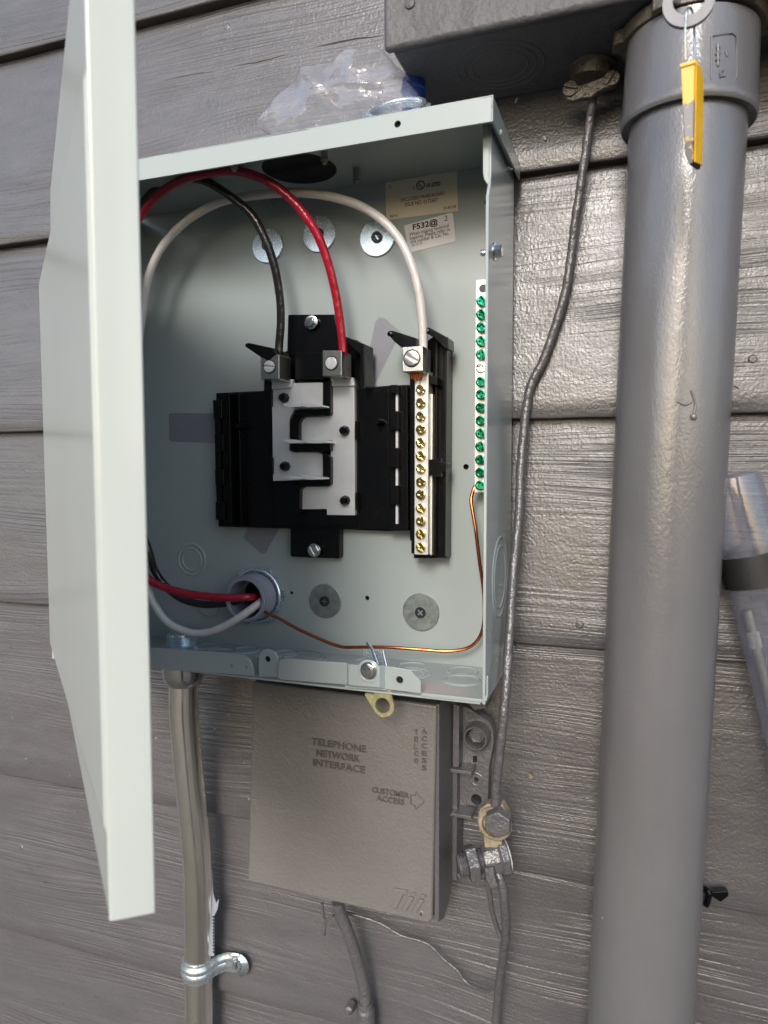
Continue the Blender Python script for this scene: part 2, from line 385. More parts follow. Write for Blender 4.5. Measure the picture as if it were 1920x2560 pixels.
# ------------------------------------------------------------------ ground and house wall
bm = bmesh.new()
N = 24
for i in range(N+1):
    for j in range(N+1): bm.verts.new((-60+5*i, -110+4.6*j, -1.35))
bm.verts.ensure_lookup_table()
for i in range(N):
    for j in range(N):
        a = i*(N+1)+j; bm.faces.new([bm.verts[k] for k in (a, a+N+1, a+N+2, a+1)])
go = finish('ground', bm, M['ground']); go['kind'] = 'structure'

pt = top_empty('added_dark_post', (0.34, -1.45, -1.35), 'added unseen dark post behind the camera, darkening the pipe reflection', 'post')  # unseen post added behind the camera to put a dark reflection in the pipe
M['post'] = simple('added_post_dark', (0.05, 0.042, 0.036), 0.6, var=0.2, vs=20, stretch=(8, 8, .6))
box('added_post_shaft', 0.22, 0.46, -1.57, -1.33, -1.30, 1.9, M['post'], pt, bev=.006)
box('added_post_foot', 0.19, 0.49, -1.60, -1.30, -1.35, -1.30, M['pvc'], pt, bev=.004)

wall = top_empty('house_wall', (0, 0.03, -1.3), 'grey painted wooden lap siding wall behind the open electrical box', 'wall')
zb = [0.438+0.2, 0.438, 0.2415, 0.0405, -0.150, -0.350, -0.537, -0.737]
for k in range(len(zb)):
    z0 = zb[k]; z1 = (zb[k-1] if k else z0+0.2)+0.018
    bm = bmesh.new(); X0, X1, nx, nzr = -1.75, 0.95, 180, 14
    rows = []
    yt = 0.0125
    prof = [(z0, 0.012), (z0-0.0004, 0.0028), (z0+0.0002, 0.0010), (z0+0.0016, 0.0002)]+[(z0+0.0016+(z1-z0-0.0016)*j/nzr, 0.0002+yt*j/nzr) for j in range(1, nzr+1)]
    for i in range(nx+1):
        x = X0+(X1-X0)*i/nx; r = []
        for j, (z, y) in enumerate(prof):
            wob = 0.0011*noise.noise(Vector((x*5.5, z0*13, 0)))+0.0006*noise.noise(Vector((x*38, z0*31, 3))) if j < 5 else 0
            dy = 0.0012*noise.noise(Vector((x*2.2, z*9, k*5.1)))
            r.append(bm.verts.new((x, y+dy, z+wob)))
        rows.append(r)
    for a, b in zip(rows, rows[1:]):
        for j in range(len(prof)-1): bm.faces.new((a[j], b[j], b[j+1], a[j+1]))
    bmesh.ops.recalc_face_normals(bm, faces=bm.faces)
    if sum(f.normal.y for f in bm.faces) > 0: bmesh.ops.reverse_faces(bm, faces=bm.faces)
    o = finish('siding_board', bm, M['siding'], wall, ang=50); o.data.materials.append(M['grime_lapshade'])
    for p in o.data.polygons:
        if p.normal.z < -0.8: p.material_index = 1  # undersides coloured dark brown: the shade below each lap painted in
box('sheathing', -1.8, 1.0, 0.022, 0.03, -1.3, 0.9, M['paint'], wall, bev=0)

for pth in ([(338, 205), (420, 187), (505, 172), (560, 158), (633, 146), (700, 128), (780, 108), (850, 92), (950, 77)],
            [(70, 272), (120, 260), (176, 243)], [(1770, 940), (1800, 950), (1850, 975)], [(560, 2175), (640, 2185), (700, 2190)]):
    bm = bmesh.new(); q = spline([P(x, y, .0016 if y < 800 else .004) for x, y in pth], 8)
    q = [p+Vector((0, 0, .0012*noise.noise(p*60))) for p in q]
    q = [Vector((p.x, [.0002+.0125*(p.z-z)/(zb[max(k-1, 0)]-z) for k, z in enumerate(zb) if p.z >= z][0]+.0003, p.z)) for p in q]
    add_tube(bm, q, .0008, 6, rfun=lambda t: .0004+.0006*abs(math.sin(t*9))); finish('wood_crack', bm, M['grime_lapshade'], wall)

for x, y in ((60, 1180), (52, 2120), (690, 2520), (1250, 2420), (1450, 1560), (1880, 900), (560, 60)):
    p0_ = P(x, y, .006); k = max(i for i, z in enumerate(zb) if p0_.z < z)+1
    yy = .0002+.0125*(p0_.z-zb[k])/(zb[k-1]-zb[k])
    lathe('nail_head', Vector((p0_.x, yy+.0012, p0_.z)), Vector((0, -1, 0)), [(0, .0036), (.0018, .0034), (.0023, .0022), (.0021, .0006)], M['paint'], wall, n=16, ang=80)
# ------------------------------------------------------------------ screws shared by the fittings
def mesh_of(build, mat, name, bev=0):
    bm = bmesh.new(); build(bm); bmesh.ops.recalc_face_normals(bm, faces=bm.faces)
    me = bpy.data.meshes.new(name); bm.to_mesh(me); bm.free()
    for p in me.polygons: p.use_smooth = True
    me.set_sharp_from_angle(angle=R(35)); me.materials.append(mat); return me
def slotted(r, h, cross=True, hexa=False, slot=0.22, dp=None):
    """head faces -Y, base at y=0"""
    if dp is None: dp = h*.3 if hexa else min(h*.85, .0018)
    def b(bm):
        F = Vector((0, -1, 0)); uv = (Vector((1, 0, 0)), Vector((0, 0, 1)))
        if hexa:
            add_lathe(bm, Vector((0, 0, 0)), F, [(0, r*1.22), (h*0.16, r*1.22), (h*0.2, r*1.12)], 28, uv=uv)
            add_lathe(bm, Vector((0, 0, 0)), F, [(h*0.2, r), (h*0.62, r), (h-dp, r*0.93)], 6, uv=uv)
        else: add_lathe(bm, Vector((0, 0, 0)), F, [(0, r), (h-dp, r)], 24, uv=uv)
        top, lo = h, h-dp
        s = r*slot; rr = r*(0.86 if hexa else 0.97)
        a0 = math.asin(s/rr)
        for sg in (1, -1):
            n = 9; arc = [Vector((rr*math.cos(a0+(math.pi-2*a0)*i/n), -top*(0.97 if 0 < i < n else 0.93), sg*rr*math.sin(a0+(math.pi-2*a0)*i/n))) for i in range(n+1)]
            if cross:
                q = s*1.15
                arc += [Vector((-q, -top, sg*s)), Vector((-q*0.8, -top, sg*(s+q*1.25))), Vector((q*0.8, -top, sg*(s+q*1.25))), Vector((q, -top, sg*s))]
            for v in arc: v.y = -top
            tmp = bmesh.new(); add_prism(tmp, arc, Vector((0, top-lo*0.98, 0)))
            ed = [e for e in tmp.edges if all(abs(q.co.y+top) < 1e-6 for q in e.verts)]
            bmesh.ops.bevel(tmp, geom=ed, offset=r*.07, segments=2, affect='EDGES', profile=.6)
            mt_ = bpy.data.meshes.new('t'); tmp.to_mesh(mt_); tmp.free(); bm.from_mesh(mt_); bpy.data.meshes.remove(mt_)
    return b
def phil(r, h):
    def b(bm):
        F = Vector((0, -1, 0)); uv = (Vector((1, 0, 0)), Vector((0, 0, 1)))
        c = r*0.62; s = r*0.15
        cross = [(c, -s), (c, s), (s, s), (s, c), (-s, c), (-s, s), (-c, s), (-c, -s), (-s, -s), (-s, -c), (s, -c), (s, -s)]
        out = [Vector((r*math.cos(2*math.pi*i/24), -h, r*math.sin(2*math.pi*i/24))) for i in range(24)]
        add_prism(bm, out, Vector((0, h, 0)), [[Vector((x, -h, z)) for x, z in cross]])
    return b

# ------------------------------------------------------------------ electrical enclosure
YB, YF = -0.014, -0.105
XL, XR = -0.462, -0.1005
ZT, ZBOT = 0.2435, -0.1690
enc = top_empty('electrical_enclosure', ((XL+XR)/2, -0.003, ZBOT), 'open grey-green metal breaker box with empty black bus base on siding wall', 'electrical box')
E = M['enclosure']
XRi = XR-0.0022
# back panel with drilled holes
hol = [(918, 1495, .0021), (729, 1482, .0017), (1165, 1167, .0024), (1217, 505, .0022)]
bm = bmesh.new()
outer = [Vector((XL, YB, -0.172)), Vector((XRi, YB, -0.172)), Vector((XRi, YB, 0.2465)), Vector((XL, YB, 0.2465))]
add_prism(bm, outer, Vector((0, 0.0018, 0)), [circ(P(x, y, YB), r, 16) for x, y, r in hol]+[circ(P(650, 1496, YB), 0.0188, 32)])
finish('back_panel', bm, E, enc)
box('back_filler', XL+.004, XRi-.004, -0.0075, -0.004, -0.166, 0.243, M['hole'], enc, bev=0)
# side walls
def wall_right():
    bm = bmesh.new()
    zt, zb_ = 0.2285, -0.1700
    # front edge has a notch near the top (flange jog)
    pts = [(YB+0.011, zb_+0.004), (YF, zb_), (YF, 0.186), (YF+0.006, 0.196), (YF+0.0075, 0.203), (YF+0.0075, 0.2375), (YB+0.011, 0.2375)]
    add_prism(bm, [Vector((XR, y, z)) for y, z in pts], Vector((-0.0022, 0, 0)))
    return finish('right_wall', bm, E, enc, bev=0.0004)
wall_right()
box('left_wall', XL-0.0018, XL, YF, YB+0.011, -0.170, 0.240, E, enc)
# small return lip of the right wall at the front, top part
prism('wall_lip', [(1207, 306), (1222, 303), (1222, 470), (1219, 462), (1210, 448), (1207, 430)], YF+0.0065, YF+0.0085, E, enc)
# top plate with large knockout hole
hc = PZ(743, 418, ZT); 
bm = bmesh.new()
tp = [Vector((XL, YF, ZT)), Vector((XR, YF, ZT)), Vector((XR, YB+.009, ZT)), Vector((XL, YB+.009, ZT))]
add_prism(bm, tp, Vector((0, 0, 0.0016)), [circ(Vector((hc.x, -0.062, ZT)), 0.0305, 40, v=Vector((0, 1, 0)))])
finish('top_plate', bm, E, enc)
lathe('hole_dark', Vector((hc.x, -0.062, ZT+0.0003)), Vector((0, 0, 1)), [(0, .0304), (.0006, .0304)], M['hole'], enc, n=36)  # black disc stands in for the darkness of the open knockout
# overhanging rain lid: front rim, right rim
prism('lid_rim', [(140, 434), (342, 399), (1233, 237), (1230, 303), (346, 451), (140, 487)], -0.118, -0.1163, E, enc, holes=[(994, 310, .0024)])
lathe('rim_hole', P(994, 310, -0.1150), Vector((0, 1, 0)), [(0, .0026), (.001, .0026)], M['hole'], enc, n=20)
xlid = P(1233, 237, -0.118).x
zl0, zl1 = P(1230, 303, -0.118).z, P(1233, 237, -0.118).z
bm = bmesh.new()
add_prism(bm, [Vector((xlid, -.118, zl0)), Vector((xlid, -.118, zl1)), Vector((xlid, -.004, zl1-.0005)), Vector((xlid, -.004, zl0+.004))], Vector((-0.0016, 0, 0)))
finish('lid_side', bm, E, enc, bev=.0003)
box('lid_top', XL-.004, xlid, -0.118, -0.004, zl1-.0016, zl1, E, enc)
lathe('lid_rivet', P(1258, 331, -.09)+Vector((xlid-P(1258, 331, -.09).x, 0, 0)), Vector((1, 0, 0)), [(0, .0022), (.0008, .0019), (.0012, .001)], E, enc, n=16)
# bottom plate
box('bottom_plate', XL, XRi-.0015, YF+.001, YB+.009, ZBOT-.0016, ZBOT, E, enc, bev=.0003)
prism('bottom_lip', [(1052, 1732), (1206, 1748), (1212, 1744), (1215, 1736), (1215, 1690), (1220, 1690), (1220, 1740), (1216, 1752), (1207, 1757), (1052, 1741)], YF, YF+.002, E, enc)
# front flanges of the bottom
ft = [(130, 1598), (372, 1619), (590, 1634), (606, 1638), (619, 1646), (627, 1657), (631, 1672), (633, 1690), (372, 1669), (130, 1646)]
prism('bottom_flange', ft, YF, YF+.0018, E, enc, holes=[(578, 1665, .0014), (615, 1668, .0014)])
tabp = [(647, 1692), (647, 1646), (649, 1634), (656, 1626), (667, 1622), (680, 1626), (689, 1634), (694, 1647), (695, 1693)]
prism('screw_tab', tabp, YF+.0035, YF+.0052, E, enc, holes=[(669, 1648, .0026)])
lathe('tab_hole', P(669, 1648, YF+.007), Vector((0, 1, 0)), [(0, .003), (.001, .003)], M['blacksteel'], enc, n=18)
prism('flange_gap', [(633, 1640), (647, 1640), (647, 1688), (633, 1690)], YF+.012, YF+.0135, E, enc)
def latch_flange():
    # sheet flange with a proud pocket for the captive screw
    bm = bmesh.new()
    top = [(695, 1665, 0), (701, 1649, 0), (716, 1646, 0), (800, 1653, 0), (868, 1657, 0), (878, 1656, 1), (955, 1661, 1), (963, 1665, 0), (1023, 1675, 0), (1052, 1704, 0)]
    bot = [(695, 1696, 0), (701, 1699, 0), (716, 1700, 0), (800, 1707, 0), (868, 1712, 0), (878, 1708, 1), (955, 1714, 1), (963, 1723, 0), (1023, 1730, 0), (1052, 1734, 0)]
    fr = []
    for (x, y, f), (x2, y2, f2) in zip(top, bot):
        Y = YF-(0.0055 if f else 0)
        a = P(x, y, YF); b = P(x2, y2, YF)
        if f: a = Vector((a.x, Y, a.z)); b = Vector((b.x, Y, b.z))
        fr.append((bm.verts.new(a), bm.verts.new(b)))
    bk = [(bm.verts.new(a.co+Vector((0, .0016, 0))), bm.verts.new(b.co+Vector((0, .0016, 0)))) for a, b in fr]
    for i in range(len(fr)-1):
        bm.faces.new((fr[i][0], fr[i+1][0], fr[i+1][1], fr[i][1])); bm.faces.new((bk[i][0], bk[i][1], bk[i+1][1], bk[i+1][0]))
        bm.faces.new((fr[i][0], bk[i][0], bk[i+1][0], fr[i+1][0])); bm.faces.new((fr[i][1], fr[i+1][1], bk[i+1][1], bk[i][1]))
    for e in (0, -1): bm.faces.new((fr[e][0], fr[e][1], bk[e][1], bk[e][0]))
    bmesh.ops.recalc_face_normals(bm, faces=bm.faces)
    return finish('latch_flange', bm, E, enc, bev=.0003)
latch_flange()
prism('flange_foot', [(862, 1713), (960, 1718), (967, 1726), (900, 1722), (862, 1719)], YF-.0002, YF+.002, E, enc, bev=.0002)
lathe('flange_hole', P(999.5, 1699, YF-.0004), Vector((0, 1, 0)), [(0, .0026), (.0006, .0026)], M['hole'], enc, n=20)
lathe('hole_rim', P(999.5, 1699, YF), Vector((0, 1, 0)), [(0.0002, .0036), (-.0006, .0031), (-.0006, .0028), (0.0002, .0026)], E, enc, n=24, closed=True)
# knockout rings
def ring(name, c, d, r, w_, h, mat, parent, n=40):
    return lathe(name, c, d, [(0, r-w_), (h, r-w_*0.4), (h, r+w_*0.4), (0, r+w_)], mat, parent, n=n, closed=True, ang=80)
F = Vector((0, -1, 0)); UP = Vector((0, 0, 1))
kc = P(479, 1399, YB); ring('knockout_ring', kc, F, .0152, .0013, .0007, E, enc); ring('knockout_ring', kc, F, .0108, .0011, .0007, E, enc)
for x, y, r in ((1056, 1644, .0118), (1171, 1662, .0125), (1156, 1700, .0155), (1029, 1684, .0105), (1029, 1684, .0150), (555, 1601, .0110), (645, 1612, .0115), (763, 1641, .0225), (763, 1641, .0175), (760, 1610, .011), (550, 1632, .0130), (1156, 1700, .0130), (930, 1648, .0115), (960, 1690, .012)):
    c = PZ(x, y, ZBOT)
    if c.y > YB-.006-r*0.9: c.y = YB-.006-r
    if c.y < YF+.004+r: c.y = YF+.004+r
    if c.x > XRi-r-.004: c.x = XRi-r-.004
    ring('knockout_ring', c, UP, r, .0013, .0012, E, enc)
for (zc, yc, r) in ((-0.085, -0.052, .031), (-0.085, -0.052, .024), (0.150, -.05, .02)):
    if zc < 0: ring('knockout_ring', Vector((XR, yc, zc)), Vector((1, 0, 0)), r, .0012, .0007, E, enc)
# zinc closing discs
disc_bm = lambda r: mesh_of(lambda bm: add_lathe(bm, Vector((0, 0, 0)), F, [(0, r), (.0013, r), (.0017, r-.0005)], 40, uv=(Vector((1, 0, 0)), UP)), M['zinc'], 'closing_disc')
ph_me = mesh_of(phil(.0048, .0016), M['blacksteel'], 'disc_screw')
for x, y, r, mt, scr in ((670, 615, .0155, 'zinc', 1), (799, 586, .0158, 'zinc', 1), (944, 595, .0160, 'zinc', 1), (522, 1508, .0128, 'enclosure', 0), (814, 1502, .0158, 'zinc_dull', 1), (1053, 1530, .0164, 'zinc_dull', 1)):
    c = P(x, y, YB-.0002)
    dsc = lathe('closing_disc', c, F, [(0, r), (.0013, r), (.0017, r-.0005)], M[mt], enc, n=44)
    if scr: inst(ph_me, 'disc_screw', c+Vector((0, -.0017, 0)), (0, random.uniform(0, 1.5), 0), dsc)
# grey patches left by stickers
for pts in ([(422, 1035), (428, 1033), (545, 1033), (545, 1108), (430, 1104), (422, 1098)],
            [(938, 805), (948, 793), (962, 796), (1002, 830), (930, 975), (905, 968)],
            [(608, 1345), (622, 1312), (700, 1318), (664, 1382), (654, 1385)]):
    prism('sticker_patch', pts, YB-.00015, YB-.00002, M['scuff'], enc, bev=0)
# rating labels
lb = prism('rating_label', [(963, 457), (1142, 426), (1145, 527), (966, 550)], YB-.00035, YB-.0001, M['cream'], enc, bev=0)
YL = YB-.0005
def lt(s, p0, p1, h, **k): return text('lettering', s, p0, p1, h, YL, 0, M['ink'], lb, **k)
def z1(x, y): return (940+x*.13261, 420+y*.13261)
lt('L', z1(255, 372), z1(287, 368), 8)
lt('C', z1(703, 400), z1(735, 396), 6, bold=.03)
ucl = P(*z1(838, 325), YL)
ring('lettering', ucl, F, .0034, .00042, .00005, M['ink'], lb, n=36)
lt('U', z1(790, 357), z1(838, 348), 10, bold=.03); lt('L', z1(845, 378), z1(882, 371), 8, bold=.03)
lt('US LISTED', z1(945, 362), z1(1215, 325), 9, bold=.035)
lt('ENCLOSED PANELBOARD', z1(468, 640), z1(1292, 505), 8.6, bold=.008)
lt('ISSUE NO. 0172607', z1(542, 728), z1(1165, 630), 9.5, bold=.008)
lt('30-45538', z1(1268, 788), z1(1508, 748), 7, bold=.006)
lt('E8741', z1(262, 938), z1(408, 918), 6.6, bold=.006)
lb2p = [z1(540, 1085), z1(560, 1075), z1(1415, 842), z1(1438, 850), z1(1450, 872), z1(1498, 1345), z1(1492, 1375), z1(1470, 1388), z1(650, 1590), z1(610, 1540), z1(530, 1105)]
lb = prism('number_label', lb2p, YB-.00035, YB-.0001, M['white'], enc, bev=0)
lt('F532@', z1(697, 1168), z1(1175, 1058), 13.5, bold=.03)
lt('2', z1(1292, 1000), z1(1352, 990), 13)
lt('When making technical', z1(630, 1290), z1(1378, 1110), 9, bold=.006)
lt('Inquires. Please refer to', z1(642, 1360), z1(1400, 1180), 9, bold=.006)
lt('this number & Cat. No.', z1(650, 1430), z1(1378, 1258), 9, bold=.006)
lt('30-17135', z1(680, 1485), z1(878, 1435), 6)
# tapping screws coming down through the top plate
def thread(name, c, d, L, r, mat, parent, pitch=.0013, tip=True, n=18):
    prof = []; t_ = 0; k = 0
    while t_ < L-.002*tip:
        prof += [(t_, r), (t_+pitch*.5, r*.76)]; t_ += pitch
    prof.append((L, r*(.5 if tip else .8)))
    return lathe(name, c, d, prof, mat, parent, n=n, ang=20)
for x, y, L, ys in ((811, 375, .0155, -.098), (892, 452, .0135, -.048), (684, 500, .009, -.024), (586, 418, .011, -.1)):
    c = P(x, y, ys); c.z = ZT
    thread('tapping_screw', c, -UP, L, .0031, M['screwdark'], enc, pitch=.0021)
# hex bolt through the right wall
c = PX(1228, 630, XR); c = Vector((XR, -0.085, P(1257, 627, -.085).z))
bm = bmesh.new(); X = Vector((1, 0, 0))
add_lathe(bm, c, X, [(0, .0062), (.0008, .0060)], 28); add_lathe(bm, c+X*.0008, X, [(0, .0044), (.0045, .0044), (.005, .0038)], 6)
finish('side_bolt', bm, M['steel'], enc)
thread('side_bolt_thread', c-X*.0022, -X, .0075, .0026, M['zinc'], enc, tip=False)
# latch screw, retainer clip and hasp
hs_me = mesh_of(slotted(.0054, .0048, cross=False, hexa=True, slot=.13), M['steel'], 'latch_screw')
c = P(922, 1676, YF-.006); inst(hs_me, 'latch_screw', c, (0, R(86), 0), enc)
ring('screw_recess', P(922, 1679, YF-.0055), F, .0078, .0013, .0004, E, enc)
prism('retainer_clip', [(905, 1622), (928, 1625), (958, 1626), (962, 1640), (966, 1664), (906, 1660)], YF+.008, YF+.0092, M['zinc'], enc)
bm = bmesh.new(); add_tube(bm, [P(917, 1607, YF+.006), P(930, 1622, YF+.004), P(936, 1640, YF+.002), P(945, 1662, YF+.001)], .0010, 8); finish('clip_wire', bm, M['steel'], enc)
bm = bmesh.new(); add_tube(bm, [P(957, 1625, YF+.004), P(960, 1640, YF+.003), P(966, 1664, YF+.002)], .0008, 8); finish('clip_wire', bm, M['steel'], enc)
def z4(x, y): return (840+x*.16878, 1580+y*.16878)
bm = bmesh.new()
hp = [z4(*q) for q in ((570, 850), (805, 860), (830, 980), (857, 1075), (855, 1140), (835, 1195), (790, 1240), (735, 1262), (680, 1262), (630, 1235), (590, 1200), (515, 1080), (430, 940), (428, 912), (450, 903), (550, 918), (572, 900))]
add_prism(bm, pxs(hp, YF+.004), Vector((0, .0018, 0)), [circ(P(*z4(690, 1090), YF+.004), .0060, 28)])
finish('padlock_hasp', bm, M['yellowzinc'], enc)
# locknut and threads of the conduit connector inside the box
cc, cr = edges_to_cyl(421, 497, 1716, -0.038)
lathe('locknut', Vector((cc.x, cc.y, ZBOT)), UP, [(0, .0185), (.003, .019), (.0032, .0165)], M['zinc'], enc, n=8)
bm = bmesh.new(); prof = [(0, .0155)]
for i in range(6): prof += [(.003+i*.0016, .0155), (.0038+i*.0016, .0146)]
prof += [(.0135, .0140)]
add_lathe(bm, Vector((cc.x, cc.y, ZBOT)), UP, prof, 32); finish('connector_throat', bm, M['zinc'], enc, ang=25)
# plastic nipple through the back
nc = P(612, 1499, -0.040); nb = Vector((nc.x, 0, nc.z))
def nip():
    D = Vector((0, 1, 0)); prof = [(0, .0172), (-.0006, .0178), (-.0006, .0200), (0, .0206), (.004, .0206), (.0045, .0212)]
    t_ = .006
    for i in range(9): prof += [(t_, .0214), (t_+.0008, .0207)]; t_ += .0017
    prof += [(.030, .0207), (.030, .0172)]
    return lathe('pvc_nipple', nc, D, prof, M['pvc'], enc, n=48, closed=True, ang=30)
nip()
lathe('nipple_inside', nc+Vector((0, .033, 0)), Vector((0, 1, 0)), [(0, .0171), (.001, .0171)], M['hole'], enc, n=32)
bm = bmesh.new(); n = 60; out = []
cN = Vector((nc.x, YB-.0052, nc.z))
for i in range(n):
    a = 2*math.pi*i/n; rr = .0290 if (i % 10) in (0, 1, 2) else .0262
    out.append(cN+Vector((rr*math.cos(a), 0, rr*math.sin(a))))
add_prism(bm, out, Vector((0, .0040, 0)), [circ(cN, .0216, 40)]); finish('nipple_locknut', bm, M['zinc'], enc, ang=30)
ring('nipple_locknut_bead', cN, F, .0240, .0016, .0012, M['zinc'], enc, n=48)

# ------------------------------------------------------------------ bus assembly inside (children of the enclosure)
K = M['black']
def zq(x, y): return (500+x*.30285, 750+y*.30285)
def zr(x, y): return (880+x*.30285, 650+y*.30285)
def zs(x, y): return (940+x*.12056, 800+y*.12056)
def pz(name, pts, Yf, Yb, mat, parent, f=zq, **k): return prism(name, [f(*q) for q in pts], Yf, Yb, mat, parent, **k)
base = pz('bus_base', [(130, 768), (525, 748), (528, 655), (500, 640), (500, 480), (718, 420), (725, 130), (735, 120), (1110, 118), (1150, 300), (1290, 330), (1345, 370), (1348, 700), (1363, 722), (1560, 705), (1725, 698), (1735, 1905), (1560, 1910), (1152, 1892), (1150, 2130), (1140, 2135), (755, 2120), (745, 2110), (745, 1888), (160, 1872), (150, 1865)], -0.024, YB-.0003, K, enc, bev=.001)
S_ = base
pz('base_plate', [(345, 765), (525, 755), (590, 735), (765, 650), (1275, 650), (1300, 730), (1560, 712), (1560, 1890), (600, 1875), (345, 1868)], -0.027, -.0235, K, S_)
pz('bottom_tray', [(600, 1500), (760, 1500), (1290, 1785), (1290, 1865), (604, 1865)], -0.029, -.0265, K, S_)
pz('upper_block', [(785, 430), (1010, 430), (1010, 560), (1110, 640), (1000, 650), (785, 655)], -0.036, -.0235, K, S_)
# left rail with teeth and ridges
pz('side_rail', [(180, 768), (250, 765), (270, 1872), (200, 1870)], -0.030, -.0235, K, S_)
for x in (240, 320): pz('rail_ridge', [(x-7, 768), (x+3, 768), (x+24, 1872), (x+14, 1872)], -0.0345, -.0265, K, S_, bev=.0004)
for y0, y1, x in ((825, 980, 105), (1110, 1250, 118), (1395, 1530, 122), (1668, 1815, 126)):
    pz('rail_tooth', [(x, y0), (x+72, y0), (x+74, y1), (x+4, y1)], -0.0335, -.0155, K, S_)
for y0, y1, x in ((980, 1110, 118), (1250, 1395, 122), (1530, 1668, 130)):
    pz('rail_tooth', [(x, y0), (x+45, y0), (x+46, y1), (x+4, y1)], -0.0275, -.0155, K, S_)
def post(name, x, y, r, Y0, L, f=zq, taper=.9):
    return lathe(name, P(*f(x, y), Y0), F, [(0, r), (L*.85, r*taper), (L, r*taper*.8)], K, S_, n=20)
post('locating_peg', 372, 1046, .0030, -.027, .014); post('locating_peg', 1500, 1012, .0030, -.027, .012)
# right rail
pz('side_rail', [(1560, 705), (1712, 700), (1720, 1905), (1560, 1908)], -0.031, -.0235, K, S_)
for y0, y1 in ((1028, 1075), (1120, 1170), (1214, 1262), (962, 984)):
    prism('rail_tooth', [(975, y0), (996, y0), (996, y1), (975, y1)], -0.038, -.030, K, S_)
for y0, y1, x in ((985, 1028, 989), (1077, 1120, 989), (1171, 1214, 989), (1262, 1310, 989)):
    prism('rail_strip', [(x, y0), (x+6, y0), (x+6, y1), (x, y1)], -0.0335, -.0305, M['tin'], S_, bev=.0002)
# bus bars
T = M['tin']
pz('bus_bar', [(590, 740), (750, 728), (765, 685), (1000, 680), (1014, 694), (1012, 905), (785, 905), (745, 965), (740, 1000), (740, 1240), (760, 1256), (985, 1256), (1008, 1275), (1012, 1300), (1014, 1480), (602, 1495), (596, 1000)], -0.0315, -.0265, T, S_, bev=.0004)
pz('bus_bar', [(1085, 712), (1274, 702), (1278, 1778), (1047, 1775), (1045, 1726), (826, 1728), (823, 1590), (835, 1560), (860, 1541), (1060, 1538), (1075, 1525), (1078, 1200), (1070, 1160), (820, 1158), (820, 1020), (835, 985), (870, 966), (1062, 960), (1080, 940)], -0.0315, -.0265, T, S_, bev=.0004)
# black dividers standing between the bars
for pts in ([(1015, 684), (1078, 660), (1078, 940), (1065, 957), (785, 957), (785, 905), (1015, 905)],
            [(800, 957), (868, 957), (830, 985), (816, 1020), (816, 1158), (740, 1158), (742, 1005), (760, 965)],
            [(740, 1185), (1074, 1160), (1078, 1245), (1000, 1256), (740, 1245)],
            [(1012, 1262), (1040, 1262), (1078, 1300), (1078, 1520), (1062, 1536), (820, 1536), (820, 1490), (1012, 1488)],
            [(765, 1560), (790, 1538), (860, 1538), (825, 1570), (822, 1780), (762, 1780)]):
    pz('divider', pts, -0.0370, -.0262, K, S_, bev=.0006)
for y0, y1, x in ((740, 880, 575), (1300, 1440, 582), (1000, 1155, 1280), (1588, 1732, 1284)):
    pz('bar_clip', [(x, y0), (x+16, y0), (x+16, y1), (x, y1)], -0.0345, -.026, K, S_, bev=.0003)
for x, y in ((672, 803), (680, 1373), (1174, 1077), (1178, 1658)):
    c = P(*zq(x, y), -.0382)
    lathe('plastic_post', Vector((c.x, -.031, c.z)), F, [(0, .0046), (.004, .0044), (.0072, .0030), (.0072, .0012)], K, S_, n=8, ang=20)
# breaker stabs
for xs, y in (((688, 1008), 868), ((692, 1040), 1166), ((700, 1008), 1468)):
    for a, b in ((xs[0], (xs[0]+xs[1])/2-16), ((xs[0]+xs[1])/2-18, xs[1])):
        pts = [(a, y-14), (a+35, y-18), (b-30, y-8), (b, y), (b, y+14), (a+60, y+17), (a, y+6)]
        pz('breaker_stab', pts, -0.052, -.030, M['stab'], S_, bev=.0004)
# lug seats, lugs with screws
pz('lug_seat', [(590, 655), (765, 655), (765, 690), (750, 722), (595, 738)], -0.034, -.0300, M['brass'] if 0 else T, S_, bev=.0003)
pz('lug_seat', [(1075, 640), (1262, 640), (1276, 706), (1088, 712)], -0.034, -.0300, T, S_, bev=.0003)
def lug(pts, Yf, Yb, sc_px, r, ang_, mat, marks=True):
    lg = prism('wire_lug', pts, Yf, Yb, mat, S_, bev=.0007)
    c = P(*sc_px, Yf)
    me = mesh_of(slotted(r, .0017, cross=False, slot=.14, dp=.0016), M['alu'] if mat is M['alu'] else M['tin'], 'lug_screw')
    ring('screw_recess', Vector((c.x, Yf-.00005, c.z)), F, r*1.08, .0006, .0003, M['blacksteel'], lg, n=32)
    inst(me, 'lug_screw', Vector((c.x, Yf, c.z)), (0, ang_, 0), lg)
    return lg
lug([(651, 886), (698, 886), (698, 948), (651, 948)], -0.056, -.0345, (674, 916.6), .0052, R(8), M['alu_dark'])
lug([(806, 876), (854, 876), (854, 940), (806, 940)], -0.056, -.0345, (829, 908), .0052, R(88), M['alu_dark'])
l3 = lug([zs(545, 560), zs(970, 530), zs(970, 1060), zs(545, 1080)], -0.063, -.0395, (1029.5, 896), .0060, R(28), M['alu'])
